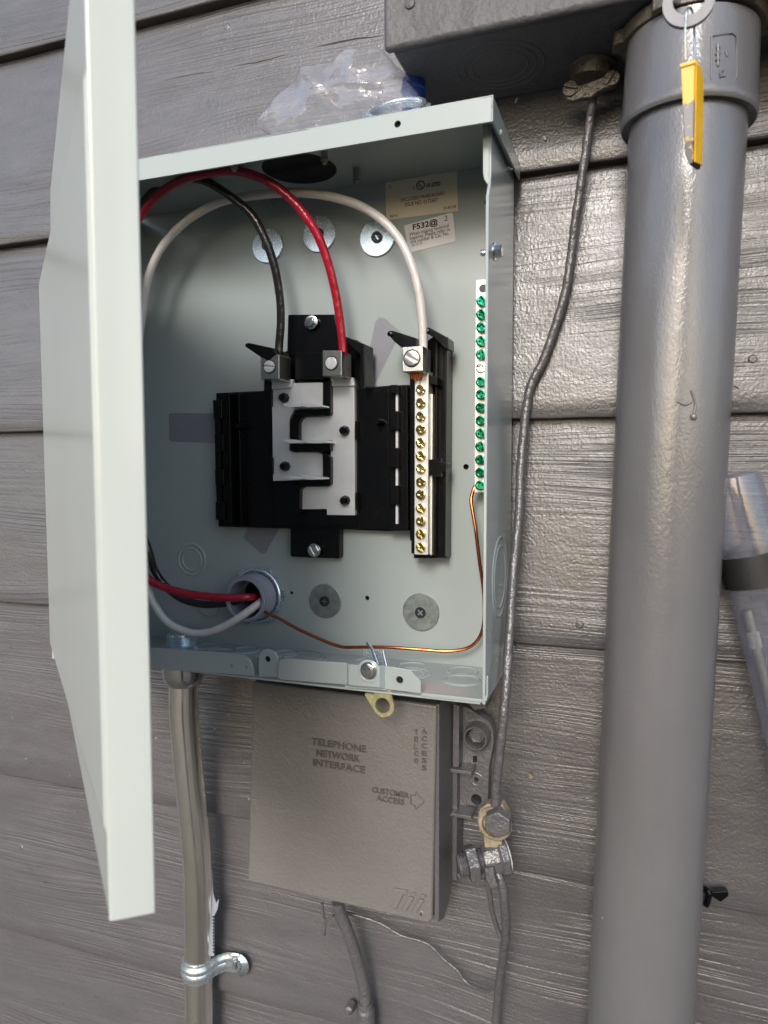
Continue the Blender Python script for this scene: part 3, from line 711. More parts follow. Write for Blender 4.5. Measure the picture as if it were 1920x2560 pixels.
# plastic shields beside the lugs
def fin(pts, Y0, Y1, f, **k): return pz('lug_shield', pts, Y0, Y1, K, S_, f=f, bev=.0006, **k)
fin([(372, 385), (372, 360), (400, 353), (610, 398), (625, 445), (560, 500), (500, 470)], -0.057, -.0300, zq)
fin([(1175, 310), (1200, 300), (1355, 362), (1358, 720), (1330, 700), (1322, 450), (1215, 350)], -0.046, -.0240, zq)
fin([(250, 235), (300, 215), (360, 225), (840, 375), (840, 560), (545, 585), (380, 450), (260, 310)], -0.058, -.032, zs)
fin([(1015, 175), (1060, 150), (1110, 155), (1490, 365), (1495, 590), (1440, 600), (1340, 500), (1120, 270), (1035, 270)], -0.050, -.030, zs)
lathe('shield_pin', P(*zs(1060, 235), -.0505), F, [(0, .0022), (.001, .0022), (.0014, .0016)], K, S_, n=16)
lathe('shield_pin', P(*zs(295, 290), -.0585), F, [(0, .0022), (.001, .0022), (.0014, .0016)], K, S_, n=16)
# neutral bar holder
prism('neutral_holder', [(1024, 930), (1034, 925), (1070, 850), (1081, 842), (1120, 842), (1119, 1000), (1116, 1395), (1034, 1396), (1033, 1352), (1024, 1352)], -0.030, YB-.0003, K, S_, bev=.0008)
prism('holder_ridge', [(1108, 848), (1117, 846), (1113, 1392), (1105, 1392)], -0.0365, -.0295, K, S_, bev=.0006)
prism('holder_ridge', [(1088, 852), (1094, 852), (1090, 1388), (1084, 1388)], -0.0365, -.0295, K, S_, bev=.0005)
prism('holder_clip', [zr(620, 1650), zr(735, 1635), zr(735, 1670), zr(778, 1675), zr(775, 1755), zr(735, 1755), zr(735, 1795), zr(670, 1795), zr(665, 1780), zr(620, 1775)], -0.0455, -.030, K, S_, bev=.0006)
prism('holder_clip', [zs(1090, 1140), zs(1260, 1170), zs(1260, 1350), zs(1130, 1320), zs(1090, 1280)], -0.048, -.030, K, S_, bev=.0005)
prism('holder_edge', [(1025, 968), (1037, 968), (1039, 1384), (1028, 1384)], -0.040, -.0295, K, S_, bev=.0005)
nbar = prism('neutral_bar', [(1037, 930), (1071, 927), (1070, 1387), (1036, 1386)], -0.0475, -.0345, M['bar'], enc, bev=.0003)
gs = mesh_of(slotted(.0040, .0030, slot=.2), M['goldscrew'], 'terminal_screw')
for i, y in enumerate((973.5, 1006.8, 1040.7, 1074, 1106.7, 1139.7, 1171.5, 1205.7, 1237.5, 1271, 1304, 1336, 1369)):
    inst(gs, 'terminal_screw', P(1050.5, y, -.0505)+Vector((0, .003, 0)), (random.uniform(-.06, .06), random.uniform(0, 6.28), 0), nbar)
    c = P(1076, y+8, -.043); c.x = P(1071, y, -.0265).x
    lathe('wire_hole', c, Vector((1, 0, 0)), [(-.0006, .0024), (.00008, .0024)], M['hole'], nbar, n=14)
prism('bar_flange', [(1077.5, 985), (1081.5, 985), (1079.5, 1388), (1075.5, 1388)], -0.0400, -.0310, M['bar'], enc, bev=.0002)
# mounting screws of the base
hx = mesh_of(slotted(.0050, .0050, cross=False, hexa=True, slot=.12), M['steel'], 'mounting_screw')
inst(hx, 'mounting_screw', P(773, 804, -.031)+Vector((0, .004, 0)), (0, R(-45), 0), base)
inst(hx, 'mounting_screw', P(781, 1377, -.031)+Vector((0, .004, 0)), (0, R(58), 0), base)
lathe('screw_collar', P(782, 806, -.0275), Vector((0, 1, 0)), [(0, .0048), (.004, .0048)], K, base, n=20)
lathe('screw_collar', P(790, 1378, -.0275), Vector((0, 1, 0)), [(0, .0048), (.004, .0048)], K, base, n=20)
# grounding bar
gb = prism('ground_bar', [(1190, 700), (1222, 697.5), (1220, 1000), (1219, 1231), (1186, 1231), (1187, 1000)], -0.033, -.0210, M['bar'], enc, bev=.0003)
prism('bar_spacer', [(1192, 760), (1216, 760), (1214, 1180), (1190, 1180)], -0.0212, YB-.0002, M['bar'], enc)
c = P(1207.7, 721, -.0332)
lathe('bar_hole', c, Vector((0, 1, 0)), [(0, .0033), (.0006, .0033)], M['blacksteel'], gb, n=22)
gs2 = mesh_of(slotted(.0041, .0052, slot=.2), M['green'], 'ground_screw')
gs3 = mesh_of(slotted(.0041, .0012, slot=.2), M['steel'], 'ground_screw')
for i, y in enumerate((335, 445, 555, 668, 778, 892, 1005, 1110, 1220, 1325, 1432, 1540, 1650, 1755, 1862)):
    px_, py_ = 1202.5-3.2*i/14, 650+.30285*y
    if i == 5:
        inst(gs3, 'ground_screw', P(px_+1, py_, -.0332), (0, R(4), 0), gb)['label'] = 'bright steel screw among the green ones'
    else:
        o = inst(gs2, 'ground_screw', P(px_, py_, -.0385)+Vector((0, .0052, 0)), (random.uniform(-.05, .05), random.choice((0, .1, 1.5, .5, 1.0, 2.4, .7)), 0), gb)

# ------------------------------------------------------------------ door, swung open towards the camera
def door():
    H = P(100, 900, -0.118); rN = 0.312
    dN = ray(247, 1280); a = math.atan2(dN.x, dN.y)
    Np = Vector((CAM.x+rN*math.sin(a), CAM.y+rN*math.cos(a), 0))
    dH = ray(148, 1280); aH = math.atan2(dH.x, dH.y)
    rH = (-.118-CAM.y)/math.cos(aH)
    Hp = Vector((rH*math.sin(aH), -.118, 0))
    u = (Np-Hp); L = u.length; u.normalize()
    out = Vector((0, 0, 1)).cross(u); 
    if out.x > 0: out = -out                     # towards the left, the outer face
    inn = -out
    zt, zb_ = 0.228, -0.191
    D = M['door']
    dr = enc
    def at(s, o_, z): return Hp+u*s+out*o_+Vector((0, 0, z))
    bm = bmesh.new()
    add_prism(bm, [at(0, 0, zb_+.02), at(0.02, 0, zb_), at(L, 0, zb_), at(L, 0, zt), at(0.02, 0, zt), at(0, 0, zt-.02)], out*(-.0014))
    d = finish('door', bm, D, dr, bev=.0008)
    OFF[d.name] = OFF[dr.name]
    # raised outer panel, deeper towards the hinge
    bm = bmesh.new()
    f = [at(.004, .0105, -.150), at(L-.002, .0012, -.150), at(L-.002, .0012, .153), at(.004, .0105, .153)]
    k = [at(.0, 0, -.158), at(L-.001, -0.0004, -.158), at(L-.001, -0.0004, .161), at(.0, 0, .161)]
    vf = [bm.verts.new(p) for p in f]; vk = [bm.verts.new(p) for p in k]
    bm.faces.new(vf)
    for i in range(4): bm.faces.new((vf[i], vf[(i+1) % 4], vk[(i+1) % 4], vk[i]))
    bm.faces.new(vk[::-1]); bmesh.ops.recalc_face_normals(bm, faces=bm.faces)
    finish('raised_panel', bm, D, d, bev=.0008)
    # free-edge flange, turned in towards the box; slightly less than square
    fl = (inn*0.98+u*0.12).normalized()
    W = 0.0182
    bm = bmesh.new()
    c0 = Hp+u*L
    a0, a1 = c0+Vector((0, 0, zb_)), c0+Vector((0, 0, zt))
    prof = [Vector((0, 0, 0))+out*0.0006, u*.0016+out*0.0002, u*.0022+inn*.0018, fl*W+u*.0022, fl*W-u*.0010, inn*.002-u*.0014]
    r0 = [bm.verts.new(a0+p) for p in prof]; r1 = [bm.verts.new(a1+p) for p in prof]
    for i in range(len(prof)): j = (i+1) % len(prof); bm.faces.new((r0[i], r0[j], r1[j], r1[i]))
    bm.faces.new(r0); bm.faces.new(r1); bmesh.ops.recalc_face_normals(bm, faces=bm.faces)
    finish('edge_flange', bm, D, d, bev=.0012, seg=3)
    for z in (zb_, zt-.0014):
        bm = bmesh.new()
        add_prism(bm, [at(.02, -.0014, z), at(L-.001, -.0014, z), at(L-.001, -.017, z), at(.03, -.017, z)], Vector((0, 0, .0014)))
        finish('end_flange', bm, D, d)
    return Hp, Np
Hp, Np = door()

# ------------------------------------------------------------------ service conductors
def W(l): return [P(x, y, Y) for x, y, Y in l]
red = W([(662, 1490, -.020), (640, 1491, -.030), (621, 1493, -.042), (561, 1494, -.050), (486, 1487, -.055), (425, 1473, -.06), (372, 1448, -.064), (320, 1390, -.068), (290, 1250, -.07), (270, 1000, -.072), (275, 760, -.072), (305, 620, -.075), (348, 544, -.078), (392, 490, -.08), (443, 456, -.082), (506, 436, -.083), (585, 427, -.083), (663, 450, -.080), (726, 496, -.075), (781, 565, -.068), (815, 641, -.060), (840, 738, -.052), (855, 844, -.046), (858, 890, -.045)])
tag(tube('red_cable', red, .0036, M['red']), 'thick red insulated cable arching across the breaker box to the middle lug', 'cable')
blk = W([(650, 1487, -.018), (606, 1496, -.030), (576, 1506, -.034), (516, 1511, -.038), (465, 1501, -.042), (425, 1476, -.046), (389, 1430, -.052), (371, 1375, -.058), (335, 1260, -.06), (310, 1050, -.06), (310, 800, -.06), (325, 600, -.064), (354, 515, -.066), (401, 466, -.068), (455, 445, -.070), (506, 450, -.070), (549, 472, -.070), (591, 502, -.068), (624, 530, -.066), (655, 580, -.062), (684, 658, -.056), (699, 738, -.05), (702, 802, -.047), (698, 860, -.046), (695, 900, -.046)])
tag(tube('black_cable', blk, .0036, M['blk']), 'thick black insulated cable curving down to the left lug of the bus base', 'cable')
wht = W([(665, 1497, -.022), (651, 1506, -.034), (606, 1538, -.046), (555, 1568, -.05), (510, 1582, -.052), (471, 1580, -.054), (425, 1560, -.056), (395, 1526, -.058), (373, 1481, -.060), (350, 1380, -.06), (335, 1150, -.06), (337, 950, -.060), (357, 781, -.058), (371, 695, -.056), (401, 624, -.054), (456, 561, -.054), (527, 515, -.054), (591, 495, -.054), (684, 484, -.055), (769, 483, -.055), (853, 498, -.055), (916, 523, -.055), (971, 565, -.055), (1013, 624, -.054), (1043, 709, -.053), (1056, 802, -.051), (1058, 865, -.050), (1058, 890, -.050)])
tag(tube('white_cable', wht, .0036, M['wht']), 'thick off-white insulated cable arching over to the right-hand neutral lug', 'cable')
cop = W([(1190, 1212, -.030), (1184, 1224, -.031), (1178, 1250, -.034), (1183, 1286, -.036), (1189, 1319, -.037), (1192, 1345, -.037), (1199, 1405, -.036), (1208, 1469, -.034), (1211, 1526, -.032), (1206, 1575, -.030), (1189, 1606, -.030), (1162, 1622, -.030), (1116, 1628, -.032), (1056, 1624, -.036), (966, 1618, -.040), (890, 1618, -.042), (860, 1618, -.042), (830, 1610, -.042), (787, 1592, -.041), (742, 1571, -.040), (697, 1546, -.038), (662, 1530, -.036), (642, 1519, -.030), (625, 1512, -.018)])
tag(tube('copper_wire', cop, .00145, M['copper'], n=10), 'bare copper ground wire looping along the bottom of the breaker box', 'wire')
# bared strands below the lugs
for (x, y, n_, dx, wd, Yc) in ((1044, 940, 6, -5, 24, -.052), (862, 944, 3, -1, 8, -.042)):
    bm = bmesh.new()
    for i in range(n_):
        a = P(x-wd/2+wd*i/(n_-1)+3, y-22, Yc+.002*(i % 2)); b = P(x-wd/2+wd*i/(n_-1)+dx, y+(9 if n_ > 3 else 2)+random.uniform(-3, 3), Yc+.002*(i % 2))
        add_tube(bm, [a, (a+b)/2, b], .00085, 8)
    tag(finish('copper_strands', bm, M['copper']), 'bared copper strands poking out under the right neutral lug' if n_ > 3 else 'tiny bared copper strands poking out under the middle lug', 'wire')

# ------------------------------------------------------------------ meter box, pipe, ground clamp
mbz = 0.3035; mbx = -0.1765
mb = top_empty('meter_box', (0.03, 0, mbz), 'large grey painted meter box above the breaker box at top right', 'meter box')
MP = M['meter_paint']
box('box_body', mbx, 0.24, -0.088, 0.004, mbz, 0.62, MP, mb, bev=.003)
fx = P(960, 100, -.094).x
bm = bmesh.new(); add_box(bm, fx, 0.25, -0.0965, -0.0885, mbz-.0015, 0.63); bmesh.ops.recalc_face_normals(bm, faces=bm.faces)
finish('box_cover', bm, MP, mb, bev=.004, seg=4)
lathe('cover_rivet', P(1025, 10, -.0965), F, [(0, .004), (.0012, .0035), (.0018, .002)], MP, mb, n=18)
for r in (.021, .027, .033): ring('knockout_ring', Vector((-.105, -.045, mbz)), -UP, r, .0011, .0006, MP, mb, n=44)
pc, pr_ = edges_to_cyl(1572, 1872, 312, -0.052); pb, prb = edges_to_cyl(1468, 1736, 2560, -0.050)
dvec = (pc-pb).normalized()
pipe = top_empty('meter_pipe', tuple(pb+Vector((0, .0, -.2))), 'thick grey painted conduit pipe running down from the meter box', 'pipe')
def ptat(z): return pc+dvec*((z-pc.z)/dvec.z)
topc = ptat(mbz)
PP = M['pipe_paint']
bm = bmesh.new(); prof = []; 
NL = 90; Lp = (ptat(0.29)-ptat(-0.75)).length
b0 = ptat(-0.75)
u_, v_ = Vector((1, 0, 0)), Vector((0, 1, 0)); rings = []
for i in range(NL+1):
    c = b0+dvec*(Lp*i/NL); rr = []
    for k in range(64):
        a = 2*math.pi*k/64; d_ = u_*math.cos(a)+v_*math.sin(a)
        r_ = (pr_*i/NL+prb*(1-i/NL))+0.00035*noise.noise(Vector((math.cos(a)*2, math.sin(a)*2, c.z*9)))
        rr.append(bm.verts.new(c+d_*r_))
    rings.append(rr)
for a, b in zip(rings, rings[1:]):
    for i in range(64): bm.faces.new((a[i], a[(i+1) % 64], b[(i+1) % 64], b[i]))
bmesh.ops.recalc_face_normals(bm, faces=bm.faces); finish('pipe_tube', bm, PP, pipe)
zc0 = P(1740, 232, -.052-.045).z
cb = ptat(zc0); R2 = pr_*1.135
lathe('pipe_collar', cb, dvec, [(0, R2-.003), (-.0008, R2-.0005), (.001, R2+.0008), (.006, R2+.0008), (.009, R2), ((ptat(mbz-.012)-cb).length, R2-.001), ((ptat(mbz-.012)-cb).length, pr_)], PP, pipe, n=64, ang=50)
pl = [(1855-75, 85), (1840, 75), (1846, 190), (1838, 212), (1783, 212), (1780, 190)]
c = ptat(mbz-.011); bm = bmesh.new(); out = []
for i in range(96):
    a = 2*math.pi*i/96; rr = R2+(.0085 if (i % 16) < 5 else .0035 if (i % 16) < 7 or (i % 16) > 14 else .0030)
    out.append(c+Vector((rr*math.cos(a), rr*math.sin(a)*0.93, 0)))
add_prism(bm, out, Vector((0, 0, .0095))); finish('hub_locknut', bm, M['brown_paint'], pipe, bev=.001, ang=30)
# raised mark plate and paint drip on the pipe
def on_pipe(px_, py_, rad):
    r = ray(px_, py_); d = Vector((r.x, r.y, 0)); cz = P(px_, py_, -.09).z; c = ptat(cz)
    f2 = Vector((CAM.x-c.x, CAM.y-c.y, 0)); b = d.dot(f2); q = d.dot(d); cc_ = f2.dot(f2)-rad*rad
    disc = b*b-q*cc_
    t_ = (-b-math.sqrt(max(disc, 0)))/q
    return CAM+r*t_
bm = bmesh.new()
for pth in ([(1728, 975), (1738, 1010), (1734, 1040)], [(1695, 1003), (1712, 1012), (1728, 1005)]):
    add_tube(bm, spline([on_pipe(x, y, pr_) for x, y in pth], 6), .0009, 8)
add_lathe(bm, on_pipe(1734, 1042, pr_), F, [(-.001, .0024), (.0012, .0022), (.0020, .0012)], 12)
finish('paint_drip', bm, PP, pipe, ang=80)
bm = bmesh.new()
pth = [(1780, 90), (1830, 82), (1842, 90), (1843, 190), (1834, 205), (1782, 208), (1778, 195), (1780, 90)]
add_tube(bm, [on_pipe(x, y, R2) for x, y in pth], .0005, 6)
for q in ([(1795, 110), (1795, 165)], [(1815, 128), (1818, 140)], [(1800, 180), (1812, 176), (1812, 190), (1800, 192), (1800, 180)], [(1790, 120), (1800, 118)], [(1788, 135), (1800, 133)], [(1788, 150), (1800, 148)]):
    add_tube(bm, [on_pipe(x, y, R2) for x, y in q], .0008, 6)
finish('embossed_mark', bm, PP, pipe, ang=80)

# ground wire clamp under the meter box
gc = top_empty('wire_clamp', tuple(P(1478, 210, -.03)), 'two-screw cable clamp fitting at the base of the meter box, grey painted and grimy', 'clamp')
def zc3(x, y): return (1220+x*.42194, y*.42194)
BP = M['brown_paint']
prism('clamp_plate', [zc3(*q) for q in ((450, 560), (448, 530), (465, 500), (500, 490), (540, 500), (600, 480), (680, 450), (705, 425), (740, 418), (770, 435), (775, 470), (765, 500), (730, 515), (690, 525), (650, 545), (610, 575), (560, 580), (500, 598), (465, 590))], -.032, -.026, BP, gc, bev=.0015)
lathe('clamp_throat', P(*zc3(615, 430), -.020), Vector((0.1, 0, 1)), [(-.006, .0155), (.002, .0165), (.0035, .0185), (.010, .0185)], BP, gc, n=14)
cs = mesh_of(slotted(.0056, .0022, cross=False, slot=.12), BP, 'clamp_screw')
inst(cs, 'clamp_screw', P(*zc3(487, 530), -.032), (0, R(20), 0), gc); inst(cs, 'clamp_screw', P(*zc3(735, 468), -.032), (0, R(-55), 0), gc)

gw = W([(1486, 225, -.024), (1482, 245, -.022), (1473, 316, -.016), (1458, 422, -.012), (1439, 549, -.008), (1427, 640, -.006), (1411, 738, -.006), (1382, 835, -.006), (1356, 905, -.006), (1332, 952, -.007), (1318, 1000, -.008), (1310, 1074, -.010), (1302, 1165, -.013), (1296, 1300, -.022), (1284, 1420, -.034), (1273, 1600, -.052), (1261, 1765, -.066), (1248, 1894, -.066), (1240, 1972, -.062), (1238, 2040, -.060)])
tag(tube('ground_wire', gw, .0034, M['wire_paint'], jit=.0004, sub=14, rfun=lambda t: .0033+.0004*t+.00018*math.sin(t*260)), 'grey painted grounding wire running from clamp under meter box down past the breaker box', 'wire')

# ------------------------------------------------------------------ split bolts
def hexhead(bm, c, d, r, h, a0=0.0):
    add_lathe(bm, c, d, [(0, r*.97), (h*.12, r), (h*.85, r), (h, r*.92)], 6, a0)
sb = top_empty('split_bolt', tuple(P(1242, 2062, -.05)), 'hexagonal head split bolt with brass collar clamping the grey ground wire', 'connector', 'split bolts on the ground wire')
c = P(1242, 2062, -.075); bm = bmesh.new(); hexhead(bm, c+Vector((0, .010, 0)), Vector((.06, -1, -.05)), .0110, .010, a0=R(30)); finish('bolt_head', bm, M['wire_paint'], sb, bev=.0008)
lathe('brass_collar', P(1238, 2058, -.062), F, [(0, .0100), (0, .0134), (.0018, .0134), (.0030, .0122), (.0030, .0100)], M['brass'], sb, n=28, closed=True)
prism('brass_yoke', [(1194, 2040), (1200, 2022), (1218, 2010), (1256, 2012), (1270, 2035), (1272, 2062), (1255, 2100), (1256, 2125), (1212, 2128), (1208, 2092)], -.060, -.050, M['brass'], sb, bev=.001)
sb2 = top_empty('split_bolt', tuple(P(1205, 2150, -.05)), 'horizontal split bolt connector, painted grey, joining the two lower wires', 'connector', 'split bolts on the ground wire')
ax = (P(1262, 2132, -.052)-P(1150, 2158, -.068)).normalized()
c0 = P(1147, 2165, -.068)
bm = bmesh.new(); pf = [(-.001, .006), (0, .0085)]
for i in range(12): pf += [(.0016*i+.001, .0092), (.0016*i+.0018, .0083)]
pf += [(.028, .0090), (.030, .006)]
add_lathe(bm, c0, ax, pf, 20); finish('bolt_shank', bm, M['wire_paint'], sb2, ang=25)
bm = bmesh.new(); hexhead(bm, c0+ax*.0065, ax, .0145, .0090, a0=.3); finish('bolt_nut', bm, M['wire_paint'], sb2, bev=.0009)
bm = bmesh.new(); add_lathe(bm, c0+ax*.0195, ax, [(0, .0105), (.003, .0120), (.012, .0128), (.014, .0155), (.019, .0155), (.0200, .0145)], 8, .25); finish('bolt_body', bm, M['wire_paint'], sb2, bev=.0008)
lathe('end_cap', c0+ax*.0395, ax, [(0, .0125), (.0012, .0118)], M['white'], sb2, n=24)
bm = bmesh.new(); add_tube(bm, W([(1222, 2165, -.068), (1226, 2190, -.069), (1234, 2212, -.069)]), .0044, 8); finish('pressure_bar', bm, M['wire_paint'], sb2)

lw = W([(1240, 2178, -.058), (1250, 2200, -.06), (1261, 2244, -.058), (1265, 2322, -.050), (1259, 2390, -.040), (1251, 2440, -.030), (1243, 2517, -.020), (1238, 2580, -.016), (1230, 2680, -.014)])
tag(tube('lower_wire', lw, .0037, M['wire_paint'], jit=.0004), 'thick grey painted wire leaving the horizontal split bolt downwards', 'wire')
tw = W([(1214, 2195, -.062), (1222, 2222, -.060), (1229, 2270, -.054), (1241, 2315, -.048), (1252, 2345, -.046)])
tag(tube('short_wire', tw, .0021, M['wire_paint'], jit=.0003), 'short thin grey wire joining the thick one below the horizontal split bolt', 'wire')
bw = W([(845, 2272, -.016), (870, 2283, -.013), (909, 2293, -.009), (956, 2311, -.007), (1002, 2338, -.006), (1033, 2347, -.006), (1064, 2357, -.006), (1085, 2372, -.006), (1107, 2396, -.006), (1142, 2425, -.006), (1160, 2450, -.007), (1178, 2464, -.009), (1205, 2474, -.015), (1222, 2476, -.021), (1236, 2468, -.026)])
tag(tube('bonding_wire', bw, .0015, M['wire_paint'], n=10, jit=.0006), 'thin wavy grey wire between telephone box underside and the lower wire', 'wire')
ck = W([(845, 2255, -.034), (852, 2285, -.032), (878, 2352, -.027), (897, 2415, -.022), (909, 2465, -.019), (914, 2510, -.018), (915, 2545, -.018)])
tag(tube('phone_cable', ck, .0056, M['wire_paint'], sub=12), 'fat grey painted cable dropping from the telephone box into a sleeve', 'cable')
sl = top_empty('cable_sleeve', tuple(P(916, 2560, -.018)), 'grey painted sleeve at the bottom edge, receiving the fat cable', 'pipe')
a, b = P(914, 2520, -.018), P(920, 2680, -.018)
lathe('sleeve_tube', a, b-a, [(0, .0062), (-.0015, .0075), (.001, .0082), (.004, .0083), (.09, .0083)], M['wire_paint'], sl, n=28)
lathe('sleeve_tube_rim', a, b-a, [(-.006, .0058), (-.006, .0068), (.0, .0072), (.0, .0058)], M['wire_paint'], sl, n=24, closed=True)
bm = bmesh.new(); c = P(880, 2511, -.004)
add_lathe(bm, c, F, [(0, .0045), (.006, .0047), (.009, .004), (.0105, .0022)], 18); finish('wall_screw', bm, M['wire_paint'], sl)
twg = top_empty('wire_fork', tuple(P(810, 2300, -.03)), 'little forked scrap of painted wire under the telephone box', 'wire')
bm = bmesh.new(); add_tube(bm, spline(W([(805, 2258, -.030), (808, 2285, -.029), (812, 2305, -.028), (808, 2338, -.028)]), 6), .0017, 10, rfun=lambda t: .0012+.0009*t)
finish('wire_stem', bm, M['wire_paint'], twg)
bm = bmesh.new(); add_tube(bm, spline(W([(812, 2308, -.028), (820, 2298, -.028), (834, 2288, -.029)]), 6), .0012, 10); finish('wire_branch', bm, M['wire_paint'], twg)

# ------------------------------------------------------------------ telephone box
YP = -.070
tb = top_empty('telephone_box', tuple(P(850, 2240, -.0)), 'grey painted telephone network interface box mounted below the breaker box', 'telephone box')
TP = M['phone_paint']
fr = [(631, 1703), (1092, 1764), (1080, 2303), (1070, 2311), (619, 2205)]
lid = prism('lid', fr, YP, YP+.048, TP, tb, bev=.0022, seg=3)
c0_, c1_ = P(631, 1703, YP), P(1080, 2311, YP)
# skirt at the right edge and back tray
bm = bmesh.new()
xr = P(1092, 1764, YP).x+.0012
sk = [(YP+.003, P(1092, 1764, YP).z), (-.0185, P(1092, 1764, YP).z+.002), (-.0185, -.352), (-.036, -.371), (YP+.020, -.3735), (YP+.004, -.366)]
add_prism(bm, [Vector((xr, y, z)) for y, z in sk], Vector((-.004, 0, 0))); finish('lid_skirt', bm, M['paint'], tb, bev=.0007)
add = Vector((0, 0, 0))
box('back_tray', c0_.x+.006, xr+.004, -.0225, -.0012, -.3560, -.1900, M['paint'], tb, bev=.0010)
br = [(800+.3889*x, 1700+.3889*y) for x, y in ((870, 150), (915, 165), (960, 185), (1085, 265), (1112, 320), (1116, 400), (1085, 560), (1078, 790), (1062, 808), (880, 805))]
bk = prism('mounting_bracket', br, -.0125, -.0035, M['paint'], tb, holes=[(1191, 1999, .0048), (1191, 1949, .0021)])
prism('bracket_hole_floor', [(1170, 1930), (1212, 1930), (1212, 2012), (1170, 2012)], -.0040, -.0032, M['hole'], tb, bev=0)
ring('hole_boss', P(1191, 1949, -.0125), F, .0052, .0008, .0004, M['paint'], tb)
prism('bracket_slot', [(1182, 1890), (1193, 1890), (1192, 1906), (1182, 1906)], -.0128, -.0120, M['hole'], tb, bev=0)
bc = P(1187, 1848, -.026)
lathe('bolt_boss', Vector((bc.x, -.0125, bc.z)), F, [(0, .0095), (.0, .0112), (.0115, .0108), (.0130, .0098), (.0130, .0088), (.0115, .0082), (.0, .0082)], M['paint'], tb, n=40, closed=True)
bm = bmesh.new(); hexhead(bm, Vector((bc.x, -.0125, bc.z)), F, .0072, .006); add_lathe(bm, Vector((bc.x, -.0185, bc.z)), F, [(0, .0050), (.0015, .0050), (.0017, .0042), (.0010, .0038)], 24)
finish('mounting_bolt', bm, M['paint'], tb, bev=.0004)
lathe('boss_floor', Vector((bc.x, -.0127, bc.z)), F, [(0, .009), (.0006, .009)], M['brown_paint'], tb, n=24)
for (xa, ya, xb, yb_) in ((1128, 1925, 1190, 1921), (1122, 2034, 1190, 2020), (1118, 2200, 1160, 2200)):
    a = P(xa, ya, -.030); b = P(xb, yb_, -.0125)
    box('bracket_rib', xr-.001, b.x, -.030 if xb > 1170 else -.020, -.0120, a.z-.0022, a.z+.0008, M['paint'], tb, bev=.0005)
prism('side_channel', [(1133, 1760), (1148, 1765), (1147, 1918), (1131, 1918)], -.027, -.0125, M['paint'], tb)
prism('top_clip', [(1165, 1752), (1215, 1752), (1216, 1772), (1185, 1776)], -.020, -.0035, M['paint'], tb)
def zt(x, y): return (760+x*.1989, 1820+y*.1989)
YR = YP
def rel(s, p0, p1, h, **k): return text('lettering', s, p0, p1, h, YP+.0001, .0014, M['letter_dark'], lid, bold=.004, **k)
rel('TELEPHONE', zt(100, 200), zt(785, 305), 17)
rel('NETWORK', zt(160, 345), zt(705, 425), 17)
rel('INTERFACE', zt(120, 465), zt(768, 565), 17)
rel('CUSTOMER', zt(858, 800), zt(1322, 878), 14)
rel('ACCESS', zt(915, 905), zt(1262, 965), 14)
bm = bmesh.new(); ar = [zt(*q) for q in ((1345, 835), (1400, 845), (1408, 795), (1515, 925), (1405, 1022), (1395, 970), (1345, 958), (1345, 835))]
add_tube(bm, [P(*q, YP) for q in ar], .0006, 6); finish('arrow_mark', bm, M['letter_dark'], lid)
for i, ch in enumerate('TELCO'):
    y = 1700+.3889*(345+i*46); rel(ch, (800+.3889*607, y), (800+.3889*632, y+1.2), 12)
for i, ch in enumerate('ACCESS'):
    y = 1700+.3889*(340+i*47); rel(ch, (800+.3889*655, y), (800+.3889*688, y+1.6), 12)
def z8(x, y): return (800+x*.3889, 1700+y*.3889)
for pts in ([(475, 1342), (562, 1358), (556, 1380), (535, 1378), (488, 1475), (455, 1466), (505, 1372), (468, 1364)],
            [(572, 1396), (602, 1402), (552, 1490), (520, 1482)], [(635, 1410), (668, 1418), (615, 1505), (583, 1497)],
            [(590, 1368), (615, 1373), (607, 1390), (582, 1385)], [(650, 1382), (676, 1388), (668, 1405), (642, 1399)]):
    bm = bmesh.new(); add_prism(bm, [P(*z8(*q), YP-.0022) for q in pts], Vector((0, .0024, 0))); finish('logo_relief', bm, TP, lid, bev=.0004)
c = P(*z8(652, 1504), YP); bm = bmesh.new(); add_tube(bm, circ(c, .0022, 16)+[c+Vector((.0022, 0, 0))], .0004, 6); finish('logo_mark', bm, TP, lid)
rel('R', z8(646, 1512), z8(658, 1514), 6)

# ------------------------------------------------------------------ conduit at lower left
emt = top_empty('metal_conduit', tuple(P(497, 2560, -.02)), 'shiny galvanised metal conduit bending down from the breaker box to the bottom edge', 'conduit')
cs_ = [(459, 1700, -.038), (459, 1780, -.038), (464, 1850, -.037), (470, 1920, -.0355), (478, 2000, -.033), (486, 2080, -.030), (491, 2140, -.028), (494, 2200, -.026), (495, 2290, -.023), (496, 2400, -.0195), (497, 2555, -.0185), (498, 2720, -.0185)]
cr_ = cr
tube('conduit_tube', W(cs_), cr_, M['emt'], emt, n=40, sub=8)
c = Vector((cc.x, cc.y, ZBOT-.0016)); LC = c.z-P(459, 1712, -.038).z
lathe('conduit_connector', c, -UP, [(0, cr_+.0058), (LC-.011, cr_+.0058), (LC-.007, cr_+.0050), (LC-.0025, cr_+.0030), (LC-.0005, cr_+.0012), (LC, cr_)], M['steel'], emt, n=44, ang=50)
bm = bmesh.new(); pts = [(533, 2165, -.0262), (536, 2170, -.0262), (537, 2300, -.0236), (537, 2395, -.0206), (530, 2395, -.0180), (529, 2300, -.021)]
def strip(name, l, mat, parent, th=.0004):
    bm = bmesh.new(); fr_ = W(l); add_prism(bm, fr_, Vector((.0001, th, 0))); return finish(name, bm, mat, parent)
strip('torn_sticker', [(524, 2180, -.020), (530, 2172, -.020), (533, 2235, -.020), (540, 2258, -.020), (547, 2247, -.020), (544, 2272, -.020), (535, 2290, -.020), (535, 2390, -.020), (524, 2390, -.020)], M['pvc'], emt)
